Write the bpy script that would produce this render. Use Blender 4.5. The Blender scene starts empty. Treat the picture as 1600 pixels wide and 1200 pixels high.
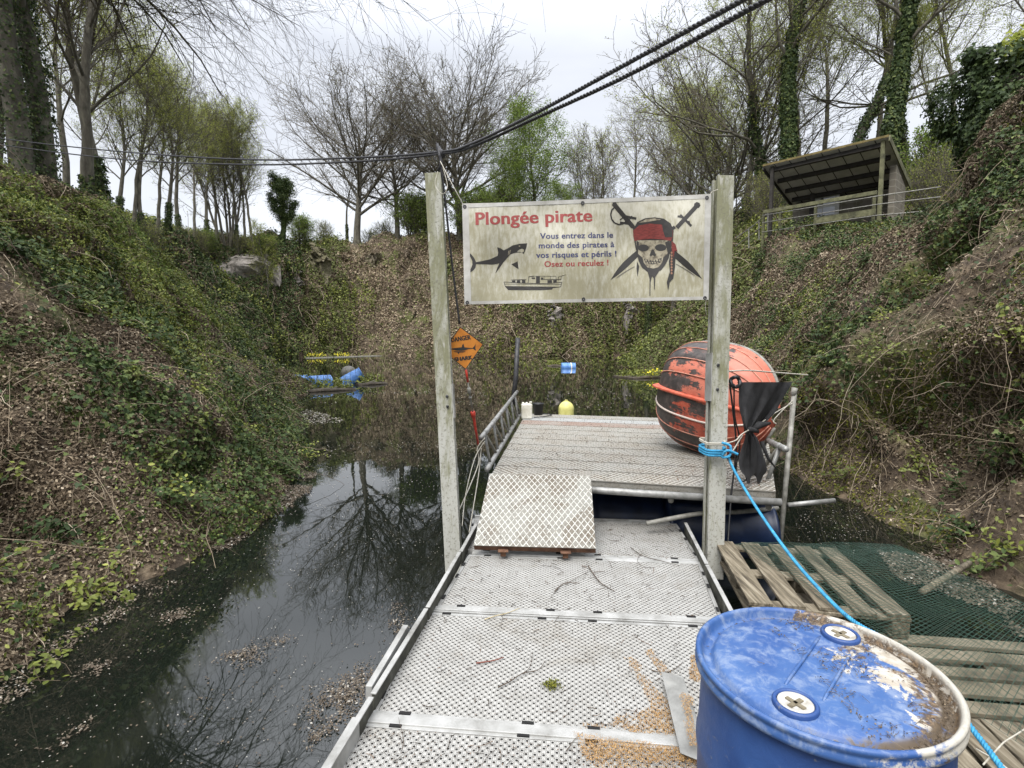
import bpy, bmesh, math, random
import numpy as np
from mathutils import Vector, Matrix

# ---------------------------------------------------------------- camera, sky, sun, exposure
scene = bpy.context.scene
COL = scene.collection
FPX = 830.0
PITCH = math.atan(70 / FPX)
CAMZ = 1.9
cam_data = bpy.data.cameras.new('camera')
cam = bpy.data.objects.new('camera', cam_data)
COL.objects.link(cam)
cam.location = (0, 0, CAMZ)
cam.rotation_euler = (math.radians(90) - PITCH, 0, 0)
cam_data.sensor_width = 36
cam_data.lens = FPX / 1600 * 36
cam_data.clip_start = 0.05
cam_data.clip_end = 600
scene.camera = cam

SUN_EL, SUN_ROT = math.radians(58), math.radians(200)
world = bpy.data.worlds.new('World')
scene.world = world
world.use_nodes = True
nt = world.node_tree
nt.nodes.clear()
wo = nt.nodes.new('ShaderNodeOutputWorld')
bg = nt.nodes.new('ShaderNodeBackground')
bg.inputs['Strength'].default_value = 0.10
sky = nt.nodes.new('ShaderNodeTexSky')
sky.sky_type = 'NISHITA'
sky.sun_disc = False
sky.sun_elevation = SUN_EL
sky.sun_rotation = SUN_ROT
tc = nt.nodes.new('ShaderNodeTexCoord')
mp = nt.nodes.new('ShaderNodeMapping')
mp.inputs['Scale'].default_value = (1.0, 1.0, 2.4)
cn = nt.nodes.new('ShaderNodeTexNoise')
cn.inputs['Scale'].default_value = 1.9
cn.inputs['Detail'].default_value = 6
cn.inputs['Roughness'].default_value = 0.5
cn.inputs['Distortion'].default_value = 0.4
cr = nt.nodes.new('ShaderNodeValToRGB')
cr.color_ramp.elements[0].position = 0.28
cr.color_ramp.elements[0].color = (2.8, 2.92, 3.2, 1)
cr.color_ramp.elements[1].position = 0.72
cr.color_ramp.elements[1].color = (3.75, 3.83, 4.0, 1)
# overcast sky brighter overhead, zenith raised beyond the natural ratio to light the scene
sx = nt.nodes.new('ShaderNodeSeparateXYZ')
grad = nt.nodes.new('ShaderNodeMapRange')
grad.inputs['From Min'].default_value = 0.45
grad.inputs['From Max'].default_value = 1.0
grad.inputs['To Min'].default_value = 1.0
grad.inputs['To Max'].default_value = 3.9
mul = nt.nodes.new('ShaderNodeVectorMath'); mul.operation = 'SCALE'
mix = nt.nodes.new('ShaderNodeMix'); mix.data_type = 'RGBA'
mix.inputs['Factor'].default_value = 0.93
L = nt.links.new
L(tc.outputs['Generated'], mp.inputs['Vector']); L(mp.outputs['Vector'], cn.inputs['Vector'])
L(cn.outputs['Fac'], cr.inputs['Fac']); L(tc.outputs['Generated'], sx.inputs['Vector'])
L(sx.outputs['Z'], grad.inputs['Value'])
L(cr.outputs['Color'], mul.inputs[0]); L(grad.outputs['Result'], mul.inputs['Scale'])
L(sky.outputs['Color'], mix.inputs['A']); L(mul.outputs['Vector'], mix.inputs['B'])
L(mix.outputs['Result'], bg.inputs['Color']); L(bg.outputs['Background'], wo.inputs['Surface'])

sun_data = bpy.data.lights.new('sun', 'SUN')
sun_data.energy = 1.5
sun_data.angle = math.radians(35)
sun_data.color = (1.0, 0.96, 0.90)
sun = bpy.data.objects.new('sun', sun_data)
COL.objects.link(sun)
sun.rotation_euler = (math.radians(90) - SUN_EL, 0, math.radians(180) - SUN_ROT)
scene.view_settings.view_transform = 'Standard'
scene.view_settings.look = 'None'
scene.view_settings.gamma = 1
scene.view_settings.exposure = 1.48

# ---------------------------------------------------------------- photograph pixel -> direction / point
CP, SP = math.cos(PITCH), math.sin(PITCH)
def dr(px, py):
    u, v = (px - 800) / FPX, (600 - py) / FPX
    return Vector((u, CP + v * SP, -SP + v * CP))
CAM = Vector((0, 0, CAMZ))
def at(px, py, t): return CAM + dr(px, py) * t
def on_z(px, py, z):
    d = dr(px, py); return CAM + d * ((z - CAMZ) / d.z)
def on_y(px, py, y):
    d = dr(px, py); return CAM + d * (y / d.y)

# ---------------------------------------------------------------- object helpers
def tag(o, label=None, cat=None, group=None, kind=None):
    if label: o['label'] = label
    if cat: o['category'] = cat
    if group: o['group'] = group
    if kind: o['kind'] = kind
    return o
def thing(name, label, cat, loc=(0, 0, 0), rotz=0, group=None):
    o = bpy.data.objects.new(name, None)
    COL.objects.link(o)
    o.empty_display_size = 0.2
    o.location = loc; o.rotation_euler = (0, 0, rotz)
    return tag(o, label, cat, group)
def root_loc(o):
    v = Vector((0, 0, 0))
    while o is not None:
        v += o.location; o = o.parent
    return v
def link(name, me, mat, parent=None, loc=None, smooth=False, local=False):
    """link a mesh whose vertices are in world space (or local when local=True)"""
    o = bpy.data.objects.new(name, me)
    COL.objects.link(o)
    if mat is not None:
        for m in (mat if isinstance(mat, (list, tuple)) else [mat]): me.materials.append(m)
    base = Vector((0, 0, 0))
    if parent is not None:
        o.parent = parent
        base = root_loc(parent)
    elif loc is not None:
        o.location = loc; base = Vector(loc)
    if not local and base.length > 0:
        me.transform(Matrix.Translation(-base))
    if smooth:
        me.polygons.foreach_set('use_smooth', [True] * len(me.polygons))
    return o
def copy_tree(o, parent=None):
    c = o.copy(); COL.objects.link(c); c.parent = parent
    for ch in list(o.children): copy_tree(ch, c)
    return c

class MB:
    """collects shapes that belong to ONE part"""
    def __init__(self): self.v = []; self.f = []; self.uv = {}; self.m = []; self.mi = 0
    def add(self, vs, fs):
        b = len(self.v)
        self.v.extend([tuple(p) for p in vs])
        for f in fs: self.f.append(tuple(i + b for i in f)); self.m.append(self.mi)
    def box(self, c, s, rot=None):
        c = Vector(c); x, y, z = s[0] / 2, s[1] / 2, s[2] / 2
        vs = [Vector(p) for p in ((-x,-y,-z),(x,-y,-z),(x,y,-z),(-x,y,-z),(-x,-y,z),(x,-y,z),(x,y,z),(-x,y,z))]
        if rot is not None: vs = [rot @ p for p in vs]
        self.add([p + c for p in vs], [(0,3,2,1),(4,5,6,7),(0,1,5,4),(1,2,6,5),(2,3,7,6),(3,0,4,7)])
    def slab(self, top, th, uv=None):
        """four top corners (counter clockwise from above) and a thickness downwards"""
        t = [Vector(p) for p in top]
        n = (t[1] - t[0]).cross(t[3] - t[0]).normalized()
        if n.z < 0: t = [t[0], t[3], t[2], t[1]]; n = -n; uv = [uv[0], uv[3], uv[2], uv[1]] if uv else None
        b = [p - n * th for p in t]
        k = len(self.f)
        self.add(t + b, [(0,1,2,3),(7,6,5,4),(0,4,5,1),(1,5,6,2),(2,6,7,3),(3,7,4,0)])
        if uv: self.uv[k] = uv
    def beam(self, a, b, w, h, up=(0, 0, 1)):
        a, b = Vector(a), Vector(b); d = (b - a)
        y = d.normalized(); x = y.cross(Vector(up)).normalized(); z = x.cross(y)
        R = Matrix((x, y, z)).transposed()
        self.box((a + b) / 2, (w, d.length, h), R)
    def tube(self, pts, r, n=10, caps=True, closed=False):
        pts = [Vector(p) for p in pts]; k = len(pts)
        rs = r if isinstance(r, (list, tuple)) else [r] * k
        prev = None; vs = []; fs = []
        for i, p in enumerate(pts):
            if closed: t = (pts[(i + 1) % k] - pts[i - 1]).normalized()
            else: t = (pts[min(i + 1, k - 1)] - pts[max(i - 1, 0)]).normalized()
            if prev is None:
                ref = Vector((0, 0, 1)) if abs(t.z) < 0.9 else Vector((1, 0, 0))
                x = t.cross(ref).normalized()
            else:
                x = (prev - t * prev.dot(t)).normalized()
            prev = x; y = t.cross(x)
            for j in range(n):
                a = 2 * math.pi * j / n
                vs.append(p + (x * math.cos(a) + y * math.sin(a)) * rs[i])
        m = k if closed else k - 1
        for i in range(m):
            for j in range(n):
                i2 = (i + 1) % k
                fs.append((i*n + j, i*n + (j+1) % n, i2*n + (j+1) % n, i2*n + j))
        if caps and not closed:
            fs.append(tuple(range(n - 1, -1, -1))); fs.append(tuple((k - 1) * n + j for j in range(n)))
        self.add(vs, fs)
    def lathe(self, prof, c=(0, 0, 0), n=48, R=None, cap=True):
        c = Vector(c); vs = []; fs = []
        for (r, z) in prof:
            for j in range(n):
                a = 2 * math.pi * j / n
                p = Vector((r * math.cos(a), r * math.sin(a), z))
                if R is not None: p = R @ p
                vs.append(p + c)
        for i in range(len(prof) - 1):
            for j in range(n):
                fs.append((i*n + j, i*n + (j+1) % n, (i+1)*n + (j+1) % n, (i+1)*n + j))
        if cap:
            fs.append(tuple(range(n - 1, -1, -1))); fs.append(tuple((len(prof) - 1) * n + j for j in range(n)))
        self.add(vs, fs)
    def mesh(self, name):
        me = bpy.data.meshes.new(name)
        me.from_pydata(self.v, [], self.f)
        if any(self.m): me.polygons.foreach_set('material_index', self.m)
        if self.uv:
            ul = me.uv_layers.new(name='UVMap')
            for k, uv in self.uv.items():
                p = me.polygons[k]
                for li, c in zip(p.loop_indices, uv): ul.data[li].uv = c
        me.update()
        return me
    def build(self, name, mat, parent=None, loc=None, smooth=False, bevel=0, local=False, auto=False):
        o = link(name, self.mesh(name), mat, parent, loc, smooth or auto, local)
        if bevel:
            m = o.modifiers.new('b', 'BEVEL'); m.width = bevel; m.segments = 2; m.limit_method = 'ANGLE'
            m.angle_limit = math.radians(40)
        if auto:
            sharp_by_angle(o.data, 35)
        return o
def sharp_by_angle(me, deg):
    try: me.set_sharp_from_angle(angle=math.radians(deg))
    except Exception: pass

# ---------------------------------------------------------------- fast clouds of faces
class Cloud:
    def __init__(self): self.v = []; self.l = []; self.s = []; self.r = []; self.n = 0
    def add(self, V, F, rnd=None):
        V = np.asarray(V, dtype=np.float32).reshape(-1, 3); F = np.asarray(F, dtype=np.int64)
        if len(F) == 0: return
        self.v.append(V); self.l.append((F + self.n).ravel()); self.s.append(np.full(len(F), F.shape[1]))
        self.r.append(np.zeros(len(F), np.float32) if rnd is None else np.asarray(rnd, np.float32))
        self.n += len(V)
    def mesh(self, name, smooth=False):
        V = np.concatenate(self.v); Lp = np.concatenate(self.l).astype(np.int32); S = np.concatenate(self.s)
        me = bpy.data.meshes.new(name)
        me.vertices.add(len(V)); me.vertices.foreach_set('co', V.ravel())
        me.loops.add(len(Lp)); me.loops.foreach_set('vertex_index', Lp)
        me.polygons.add(len(S))
        st = np.zeros(len(S), np.int32); st[1:] = np.cumsum(S)[:-1]
        me.polygons.foreach_set('loop_start', st)
        me.update(calc_edges=True)
        a = me.attributes.new('rnd', 'FLOAT', 'FACE'); a.data.foreach_set('value', np.concatenate(self.r))
        if smooth: me.polygons.foreach_set('use_smooth', np.ones(len(S), bool))
        return me

_rt = np.random.default_rng(7).random(65536)
def vnoise(p):
    p = np.asarray(p, float); i = np.floor(p).astype(np.int64); f = p - i; f = f * f * (3 - 2 * f)
    def h(dx, dy, dz):
        return _rt[(((i[:, 0] + dx) * 73856093) ^ ((i[:, 1] + dy) * 19349663) ^ ((i[:, 2] + dz) * 83492791)) & 65535]
    fx, fy, fz = f[:, 0], f[:, 1], f[:, 2]
    a = h(0,0,0)*(1-fx)+h(1,0,0)*fx; b = h(0,1,0)*(1-fx)+h(1,1,0)*fx
    c = h(0,0,1)*(1-fx)+h(1,0,1)*fx; d = h(0,1,1)*(1-fx)+h(1,1,1)*fx
    return ((a*(1-fy)+b*fy)*(1-fz) + (c*(1-fy)+d*fy)*fz) * 2 - 1
def fbm(p, sc=1.0, octv=4, off=0.0):
    p = np.asarray(p, float) * sc + off; s = np.zeros(len(p)); a = 1.0; t = 0
    for k in range(octv):
        s += a * vnoise(p); t += a; p = p * 2.03 + 11.7; a *= 0.5
    return s / t * 1.6

def sstep(x, a, b):
    x = np.clip((x - a) / (b - a), 0, 1); return x * x * (3 - 2 * x)

# ---------------------------------------------------------------- materials
def new_mat(name):
    m = bpy.data.materials.new(name); m.use_nodes = True
    t = m.node_tree; b = t.nodes['Principled BSDF']
    return m, t, b
def plain(name, col, rough=0.6, metal=0.0, spec=0.5):
    m, t, b = new_mat(name)
    b.inputs['Base Color'].default_value = (*col, 1); b.inputs['Roughness'].default_value = rough
    b.inputs['Metallic'].default_value = metal; b.inputs['Specular IOR Level'].default_value = spec
    return m
def ramp_node(t, stops):
    r = t.nodes.new('ShaderNodeValToRGB'); e = r.color_ramp.elements
    while len(e) > 1: e.remove(e[-1])
    e[0].position = stops[0][0]; e[0].color = (*stops[0][1], 1)
    for p, c in stops[1:]:
        x = e.new(p); x.color = (*c, 1)
    return r
def worn(name, stops, scale=4.0, rough=0.7, metal=0.0, detail=8, bump=0.2, bscale=None, stretch=(1, 1, 1), spec=0.4, coords='Object', bdist=0.01, distort=0.3, rotz=0.0):
    """noise driven colour with bump"""
    m, t, b = new_mat(name)
    tc = t.nodes.new('ShaderNodeTexCoord'); mp = t.nodes.new('ShaderNodeMapping')
    mp.inputs['Scale'].default_value = stretch; mp.inputs['Rotation'].default_value = (0, 0, rotz)
    n = t.nodes.new('ShaderNodeTexNoise'); n.inputs['Scale'].default_value = scale; n.inputs['Detail'].default_value = detail
    n.inputs['Roughness'].default_value = 0.62; n.inputs['Distortion'].default_value = distort
    r = ramp_node(t, stops)
    t.links.new(tc.outputs[coords], mp.inputs[0]); t.links.new(mp.outputs[0], n.inputs['Vector'])
    t.links.new(n.outputs['Fac'], r.inputs[0]); t.links.new(r.outputs[0], b.inputs['Base Color'])
    b.inputs['Roughness'].default_value = rough; b.inputs['Metallic'].default_value = metal
    b.inputs['Specular IOR Level'].default_value = spec
    if bump:
        n2 = t.nodes.new('ShaderNodeTexNoise'); n2.inputs['Scale'].default_value = bscale or scale * 6
        n2.inputs['Detail'].default_value = 4
        t.links.new(mp.outputs[0], n2.inputs['Vector'])
        bp = t.nodes.new('ShaderNodeBump'); bp.inputs['Strength'].default_value = bump; bp.inputs['Distance'].default_value = bdist
        t.links.new(n2.outputs['Fac'], bp.inputs['Height']); t.links.new(bp.outputs[0], b.inputs['Normal'])
    return m
def leaf_mat(name, stops, rough=0.55, trans=0.25, spec=0.35):
    """colour picked leaf by leaf from the face attribute rnd"""
    m, t, b = new_mat(name)
    a = t.nodes.new('ShaderNodeAttribute'); a.attribute_name = 'rnd'
    r = ramp_node(t, stops)
    t.links.new(a.outputs['Fac'], r.inputs[0]); t.links.new(r.outputs[0], b.inputs['Base Color'])
    b.inputs['Roughness'].default_value = rough; b.inputs['Specular IOR Level'].default_value = spec
    if trans:
        tr = t.nodes.new('ShaderNodeBsdfTranslucent'); mx = t.nodes.new('ShaderNodeMixShader')
        mx.inputs[0].default_value = trans
        t.links.new(r.outputs[0], tr.inputs[0]); t.links.new(b.outputs[0], mx.inputs[1]); t.links.new(tr.outputs[0], mx.inputs[2])
        t.links.new(mx.outputs[0], t.nodes['Material Output'].inputs['Surface'])
    return m

# ================================================================ TERRAIN
CTRL = []
def cz(x, y, z): CTRL.append((x, y, z))
def ct(px, py, t): p = at(px, py, t); CTRL.append((p.x, p.y, p.z))
def cw(px, py, z=0.0): p = on_z(px, py, 0.0); CTRL.append((p.x, p.y, z))
# pond bed
for x, y in ((0,-3),(-1.5,0),(1.5,0),(0,3),(-1.6,2.5),(-1.4,4.5),(1.6,4),(0,6),(-1.6,7),(2.2,7),(0,9),(2.2,10),(-2,10),(0,14),(-4,15),(3,16),
             (-6,21),(0,21),(5,24),(-10,30),(-3,30),(6,33),(-16,40),(-6,42),(5,44),(11,50),(-14,52),(-6,55),(4,54),(-22,50)):
    cz(x, y, -1.3)
# left shore
cz(-3.2,-4,0); cz(-2.9,0,0); cw(0,1085); cw(140,940); cw(300,880); cw(330,860); cw(400,830); cw(440,790); cw(480,740); cw(472,690); cw(460,650); cw(455,625); cw(450,600)
cz(-17,34,0); cz(-22,44,0); cz(-25,55,0); cz(-18,61,0); cz(-10,62,0); cz(-2,61,0); cz(6,60,0); cz(13,60,0); cz(17,58,0)
# undercut lip of the left bank
for px, py, dz, dx in ((330,860,.9,.45),(440,790,.8,.5),(140,940,.9,.5),(480,740,.55,.45),(0,1085,1.0,.5),(300,880,.9,.5),(460,650,.8,.7)):
    p = on_z(px, py, 0); cz(p.x - dx, p.y, dz)
# crest of the left spur and the land behind it
for a in ((0,245,8.9),(90,295,10),(180,350,11.5),(250,410,13.5),(310,480,15.5),(350,510,17),(400,540,19),(435,575,21.5)): ct(*a)
cz(-8.5,3,4.8); cz(-8.5,-2,4.8); cz(-12,2,6.2); cz(-12,7,6.0); cz(-12,12,5.6); cz(-13,18,3.9); cz(-15,24,3.0); cz(-20,18,6); cz(-24,26,7); cz(-22,32,4.5)
cz(-30,20,9); cz(-40,10,11); cz(-30,0,9); cz(-30,34,9)
ct(350,470,44); ct(400,500,50); ct(300,440,42); ct(300,392,52); ct(380,392,58); ct(380,455,56); ct(450,388,60); ct(420,388,58); ct(490,390,62); ct(450,384,64); ct(400,386,62)
ct(240,400,40); ct(150,380,36); cz(-45,50,13); cz(-45,75,13); cz(-30,82,13)
# rock buttress
ct(470,500,59.5); ct(500,470,61); ct(480,420,63); ct(530,384,69); ct(600,380,72); ct(650,379,73); ct(600,470,65); ct(560,420,67); ct(700,500,63); ct(600,520,62.5); ct(660,470,66)
ct(640,430,69); ct(700,381,73); ct(800,380,67); ct(900,380,66); ct(1000,378,65); ct(1080,365,62); ct(800,470,62); ct(900,480,61.5); ct(1000,480,60); ct(900,420,63)
for x in (-20, -5, 10, 25): cz(x, 80, 13.6); cz(x, 90, 12); cz(x, 120, 13)
# right shore
cz(3.4,-4,0); cz(3.2,0,0); cw(1600,1000); cw(1500,940); cw(1400,900); cw(1362,855); cw(1262,790); cz(3.7,8,0); cz(4.5,11,0); cz(6.2,17,0); cz(9,27,0); cz(14,43,0); cz(18,54,0)
# right slope, steep at its foot
for px, py, dz, dx in ((1362,855,1.0,.4),(1262,790,1.0,.45),(1400,900,.9,.45),(1500,940,.8,.5),(1600,1000,.9,.55)):
    p = on_z(px, py, 0); cz(p.x + dx, p.y + .15, dz)
for a in ((1550,800,3.95),(1550,600,4.4),(1600,600,4.3),(1600,400,5.3),(1500,450,5.8),(1450,420,6.7),(1300,520,7.7),(1250,600,7.6),(1350,700,5.5),(1600,180,6.9),(1540,250,7.6),(1450,300,8.8),(1500,600,4.9),(1400,600,5.9),
          (1300,420,14.0),(1160,420,27),(1160,350,33),(1160,500,21),(1220,358,19.6),(1400,352,17.4),(1250,470,13),(1180,470,17),(1350,440,11)): ct(*a)
cz(9.5,20.5,5.5); cz(12,22,5.5); cz(14,19,5.5); cz(11,18,5.5); cz(16,22,6.3); cz(13,26,7.2); cz(15.5,15,6.3); cz(12,12.5,5.4)
cz(10,8,5.9); cz(7.6,4.4,5.5); cz(6.6,0,5.2); cz(7,-4,5.5); cz(12,4,7.0); cz(14,9,7.0); cz(22,6,8.5); cz(25,15,9); cz(22,26,9.5); cz(30,35,12); cz(22,45,12); cz(28,58,16); cz(45,20,12); cz(45,60,18); cz(0,-7,1.2); cz(18,34,10)
cz(4.6,1,2.9); cz(4.8,-3,2.9); cz(4.1,2.0,1.6)
CT = np.array(CTRL)
def _phi(r): return r ** 1.15
D_ = np.linalg.norm(CT[:, None, :2] - CT[None, :, :2], axis=2)
n_ = len(CT)
A_ = np.zeros((n_ + 3, n_ + 3)); A_[:n_, :n_] = -_phi(D_) - np.eye(n_) * 0.02
A_[:n_, n_] = 1; A_[:n_, n_ + 1:] = CT[:, :2]; A_[n_, :n_] = 1; A_[n_ + 1:, :n_] = CT[:, :2].T
W_ = np.linalg.solve(A_, np.concatenate([CT[:, 2], np.zeros(3)]))
def Hb(x, y):
    x = np.atleast_1d(np.asarray(x, float)); y = np.atleast_1d(np.asarray(y, float)); out = np.zeros(len(x))
    for s in range(0, len(x), 20000):
        X, Y = x[s:s+20000], y[s:s+20000]
        r = np.sqrt((X[:, None] - CT[None, :, 0]) ** 2 + (Y[:, None] - CT[None, :, 1]) ** 2)
        out[s:s+20000] = -_phi(r) @ W_[:n_] + W_[n_] + W_[n_+1] * X + W_[n_+2] * Y
    return out
def Hn(x, y):
    z = Hb(x, y); x = np.atleast_1d(x); y = np.atleast_1d(y)
    p = np.stack([x, y, z * 0], 1); rr = np.hypot(x, y)
    land = sstep(z, -0.4, 0.6)
    far = sstep(rr, 18, 45) * .6
    flat = 1 - sstep(np.hypot(x - 12, y - 20), 3.5, 6)     # level ground under the hut
    n = 0.34 * fbm(p, .55, 3) + .14 * fbm(p, 2.1, 3, 5) + far * 1.3 * fbm(p, .13, 3, 9)
    return z + n * land * (1 - .9 * flat)
def ground(x, y): return float(Hn([x], [y])[0])

def spaced(a, b, d0, g, lo, hi):
    core = list(np.arange(a, b + 1e-6, d0)); s = d0; v = core[-1]
    while v < hi: s *= g; v += s; core.append(v)
    s = d0; v = core[0]
    while v > lo: s *= g; v -= s; core.insert(0, v)
    return np.array(core)
gx = spaced(-11, 12, .11, 1.035, -75, 85); gy = spaced(1, 22, .12, 1.02, -9, 135)
GX, GY = np.meshgrid(gx, gy); GX = GX.ravel(); GY = GY.ravel()
GZ = Hn(GX, GY)
P3 = np.stack([GX, GY, GZ], 1)
rr = np.hypot(GX, GY); land = sstep(GZ, 0.05, 1.0)
amp = (.26 + .5 * sstep(rr, 18, 50)) * land
off = np.stack([fbm(P3, .8, 4, 31), fbm(P3, .8, 4, 57), .6 * fbm(P3, 1.2, 4, 83)], 1)
off2 = np.stack([fbm(P3, .22, 3, 131), fbm(P3, .22, 3, 157), fbm(P3, .22, 3, 183)], 1)
pit = sstep(fbm(P3, .75, 3, 211), .10, .50) * land * (1 - sstep(rr, 26, 34))
near_ = 1 - sstep(rr, 14, 22)
z0_ = P3[:, 2]
uc = sstep(z0_, -.6, .1) * (1 - sstep(z0_, .55, 1.5)) * near_ * (GY > .5)
P3 = P3 + off * amp[:, None] + np.stack([np.where(GX > 0, .62, -.08) * uc, 0 * uc, 0 * uc], 1) + np.stack([np.sign(GX) * .40 * pit, .12 * pit, -.42 * pit], 1) + off2 * (land * sstep(rr, 25, 50) * 1.1)[:, None]
ny, nx = len(gy), len(gx)
I = np.arange(ny * nx).reshape(ny, nx)
TF = np.stack([I[:-1, :-1], I[:-1, 1:], I[1:, 1:], I[1:, :-1]], 2).reshape(-1, 4)

# ground material: soil, litter, moss and grass patches
gm, t, b = new_mat('bank_soil')
tcn = t.nodes.new('ShaderNodeTexCoord')
def nz(scale, det=6, dist=.4):
    n = t.nodes.new('ShaderNodeTexNoise'); n.inputs['Scale'].default_value = scale; n.inputs['Detail'].default_value = det
    n.inputs['Roughness'].default_value = .65; n.inputs['Distortion'].default_value = dist
    t.links.new(tcn.outputs['Object'], n.inputs['Vector']); return n
r1 = ramp_node(t, [(.3, (.024,.017,.011)), (.48, (.074,.053,.034)), (.62, (.15,.112,.072)), (.75, (.23,.18,.12))])
r2 = ramp_node(t, [(.3, (.03,.038,.010)), (.55, (.09,.105,.022)), (.75, (.17,.19,.04))])
n1 = nz(5.5, 10); n2 = nz(9.0, 8); n3 = nz(.55, 5); r3 = ramp_node(t, [(.5, (0,0,0)), (.62, (1,1,1))])
t.links.new(n1.outputs[0], r1.inputs[0]); t.links.new(n2.outputs[0], r2.inputs[0]); t.links.new(n3.outputs[0], r3.inputs[0])
mx = t.nodes.new('ShaderNodeMix'); mx.data_type = 'RGBA'
t.links.new(r3.outputs[0], mx.inputs['Factor']); t.links.new(r1.outputs[0], mx.inputs['A']); t.links.new(r2.outputs[0], mx.inputs['B'])
t.links.new(mx.outputs['Result'], b.inputs['Base Color']); b.inputs['Roughness'].default_value = .9
bp = t.nodes.new('ShaderNodeBump'); bp.inputs['Strength'].default_value = .8; bp.inputs['Distance'].default_value = .06
n4 = nz(14, 8); t.links.new(n4.outputs[0], bp.inputs['Height']); t.links.new(bp.outputs[0], b.inputs['Normal'])
M_SOIL = gm
c = Cloud(); c.add(P3, TF)
ter = link('ground', c.mesh('ground', True), M_SOIL)
tag(ter, kind='structure')

# ================================================================ WATER
wm, t, b = new_mat('pond_water')
b.inputs['Base Color'].default_value = (.010, .013, .010, 1); b.inputs['Roughness'].default_value = .03
b.inputs['IOR'].default_value = 1.85
tcn = t.nodes.new('ShaderNodeTexCoord')
mpn = t.nodes.new('ShaderNodeMapping'); mpn.inputs['Scale'].default_value = (1, .55, 1); t.links.new(tcn.outputs['Object'], mpn.inputs[0])
n1 = t.nodes.new('ShaderNodeTexNoise'); n1.inputs['Scale'].default_value = 1.6; n1.inputs['Detail'].default_value = 3
n2 = t.nodes.new('ShaderNodeTexNoise'); n2.inputs['Scale'].default_value = .7; n2.inputs['Detail'].default_value = 9; n2.inputs['Roughness'].default_value = .7; n2.inputs['Distortion'].default_value = 1.2
for n in (n1, n2): t.links.new(mpn.outputs[0], n.inputs['Vector'])
bp = t.nodes.new('ShaderNodeBump'); bp.inputs['Strength'].default_value = .05; bp.inputs['Distance'].default_value = .05
t.links.new(n1.outputs[0], bp.inputs['Height']); t.links.new(bp.outputs[0], b.inputs['Normal'])
rs = ramp_node(t, [(.55, (.015,.015,.015)), (.66, (.05,.05,.05)), (.8, (.22,.22,.22))]); t.links.new(n2.outputs[0], rs.inputs[0]); t.links.new(rs.outputs[0], b.inputs['Roughness'])
rc = ramp_node(t, [(.55, (.006,.008,.006)), (.7, (.016,.018,.012)), (.85, (.04,.04,.025))]); t.links.new(n2.outputs[0], rc.inputs[0]); t.links.new(rc.outputs[0], b.inputs['Base Color'])
mb = MB(); mb.add([(-60,-9,0),(60,-9,0),(60,80,0),(-60,80,0)], [(0,1,2,3)])
tag(mb.build('water', wm), kind='structure')

# ================================================================ GROUND COVER (nobody could count it)
rng = np.random.default_rng(11)
V4 = P3[TF]                                    # faces x 4 x 3
FC = V4.mean(1)
FN = np.cross(V4[:, 2] - V4[:, 0], V4[:, 3] - V4[:, 1]); FA = np.linalg.norm(FN, axis=1) / 2
FN = FN / (2 * FA[:, None] + 1e-9)
dv = FC - np.array([0, 0, CAMZ]); FD = np.linalg.norm(dv, axis=1)
ang = np.abs(np.degrees(np.arctan2(dv[:, 0], dv[:, 1])))
facing = -(dv * FN).sum(1) / FD
VIS = (FC[:, 2] > -0.02) & (dv[:, 1] > .6) & (ang < 56) & (FD < 95) & (facing > -.35)
SIDE_L = FC[:, 0] < -2
def scatter(dens_fn, seed, mask=None):
    """random points on the ground, dens_fn(face centres, distance) per square metre"""
    r = np.random.default_rng(seed)
    m = VIS if mask is None else (VIS & mask)
    idx = np.nonzero(m)[0]
    d = dens_fn(FC[idx], FD[idx]) * FA[idx]
    cnt = r.poisson(np.clip(d, 0, 400))
    fi = np.repeat(idx, cnt)
    u, v = r.random(len(fi)), r.random(len(fi))
    q = V4[fi]
    p = (q[:, 0] * ((1-u)*(1-v))[:, None] + q[:, 1] * (u*(1-v))[:, None] + q[:, 2] * (u*v)[:, None] + q[:, 3] * ((1-u)*v)[:, None])
    return p, FN[fi], FD[fi], r
def leaves(cl, P, N, size, tmpl, faces, r, tilt=.6, rnd=None, lift=.3):
    """template leaves: tmpl (k,3) in leaf space (x across, y along, z up)"""
    n = len(P)
    if n == 0: return
    N = N + r.normal(0, tilt, (n, 3)); N /= np.linalg.norm(N, axis=1)[:, None]
    T = r.normal(0, 1, (n, 3)); T -= (T * N).sum(1)[:, None] * N; T /= np.linalg.norm(T, axis=1)[:, None]
    B = np.cross(N, T)
    size = np.broadcast_to(size, (n,)) * r.uniform(.65, 1.35, n)
    tm = np.asarray(tmpl, float)
    V = P[:, None] + size[:, None, None] * (tm[None, :, 0:1] * B[:, None] + tm[None, :, 1:2] * T[:, None] + (tm[None, :, 2:3] + lift) * N[:, None])
    k = len(tm); F = np.asarray(faces)[None] + (np.arange(n) * k)[:, None, None]
    rv = (r.random(n) if rnd is None else rnd)
    cl.add(V, F.reshape(-1, F.shape[2]), np.repeat(rv, len(faces)))
KITE = [(0,-.5,0),(.32,0,.10),(0,.5,0),(-.32,0,.10)]; KITE_F = [(0,1,2),(0,2,3)]
CURL = [(0,-.5,0),(.3,-.1,.22),(.05,.5,.1),(-.3,-.05,.16)]
IVY = [(0,-.12,0),(.30,-.42,.06),(.52,-.02,.04),(.30,.12,0),(.14,.6,-.08),(0,.3,.03),(-.14,.6,-.08),(-.30,.12,0),(-.52,-.02,.04),(-.30,-.42,.06)]
IVY = [(0,-.25,.03),(.28,-.45,.08),(.52,-.05,-.02),(.22,.12,.06),(0,.62,-.1),(-.22,.12,.06),(-.52,-.05,-.02),(-.28,-.45,.08)]
IVY_F = [(0,1,2,3,4),(0,4,5,6,7)]
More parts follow.
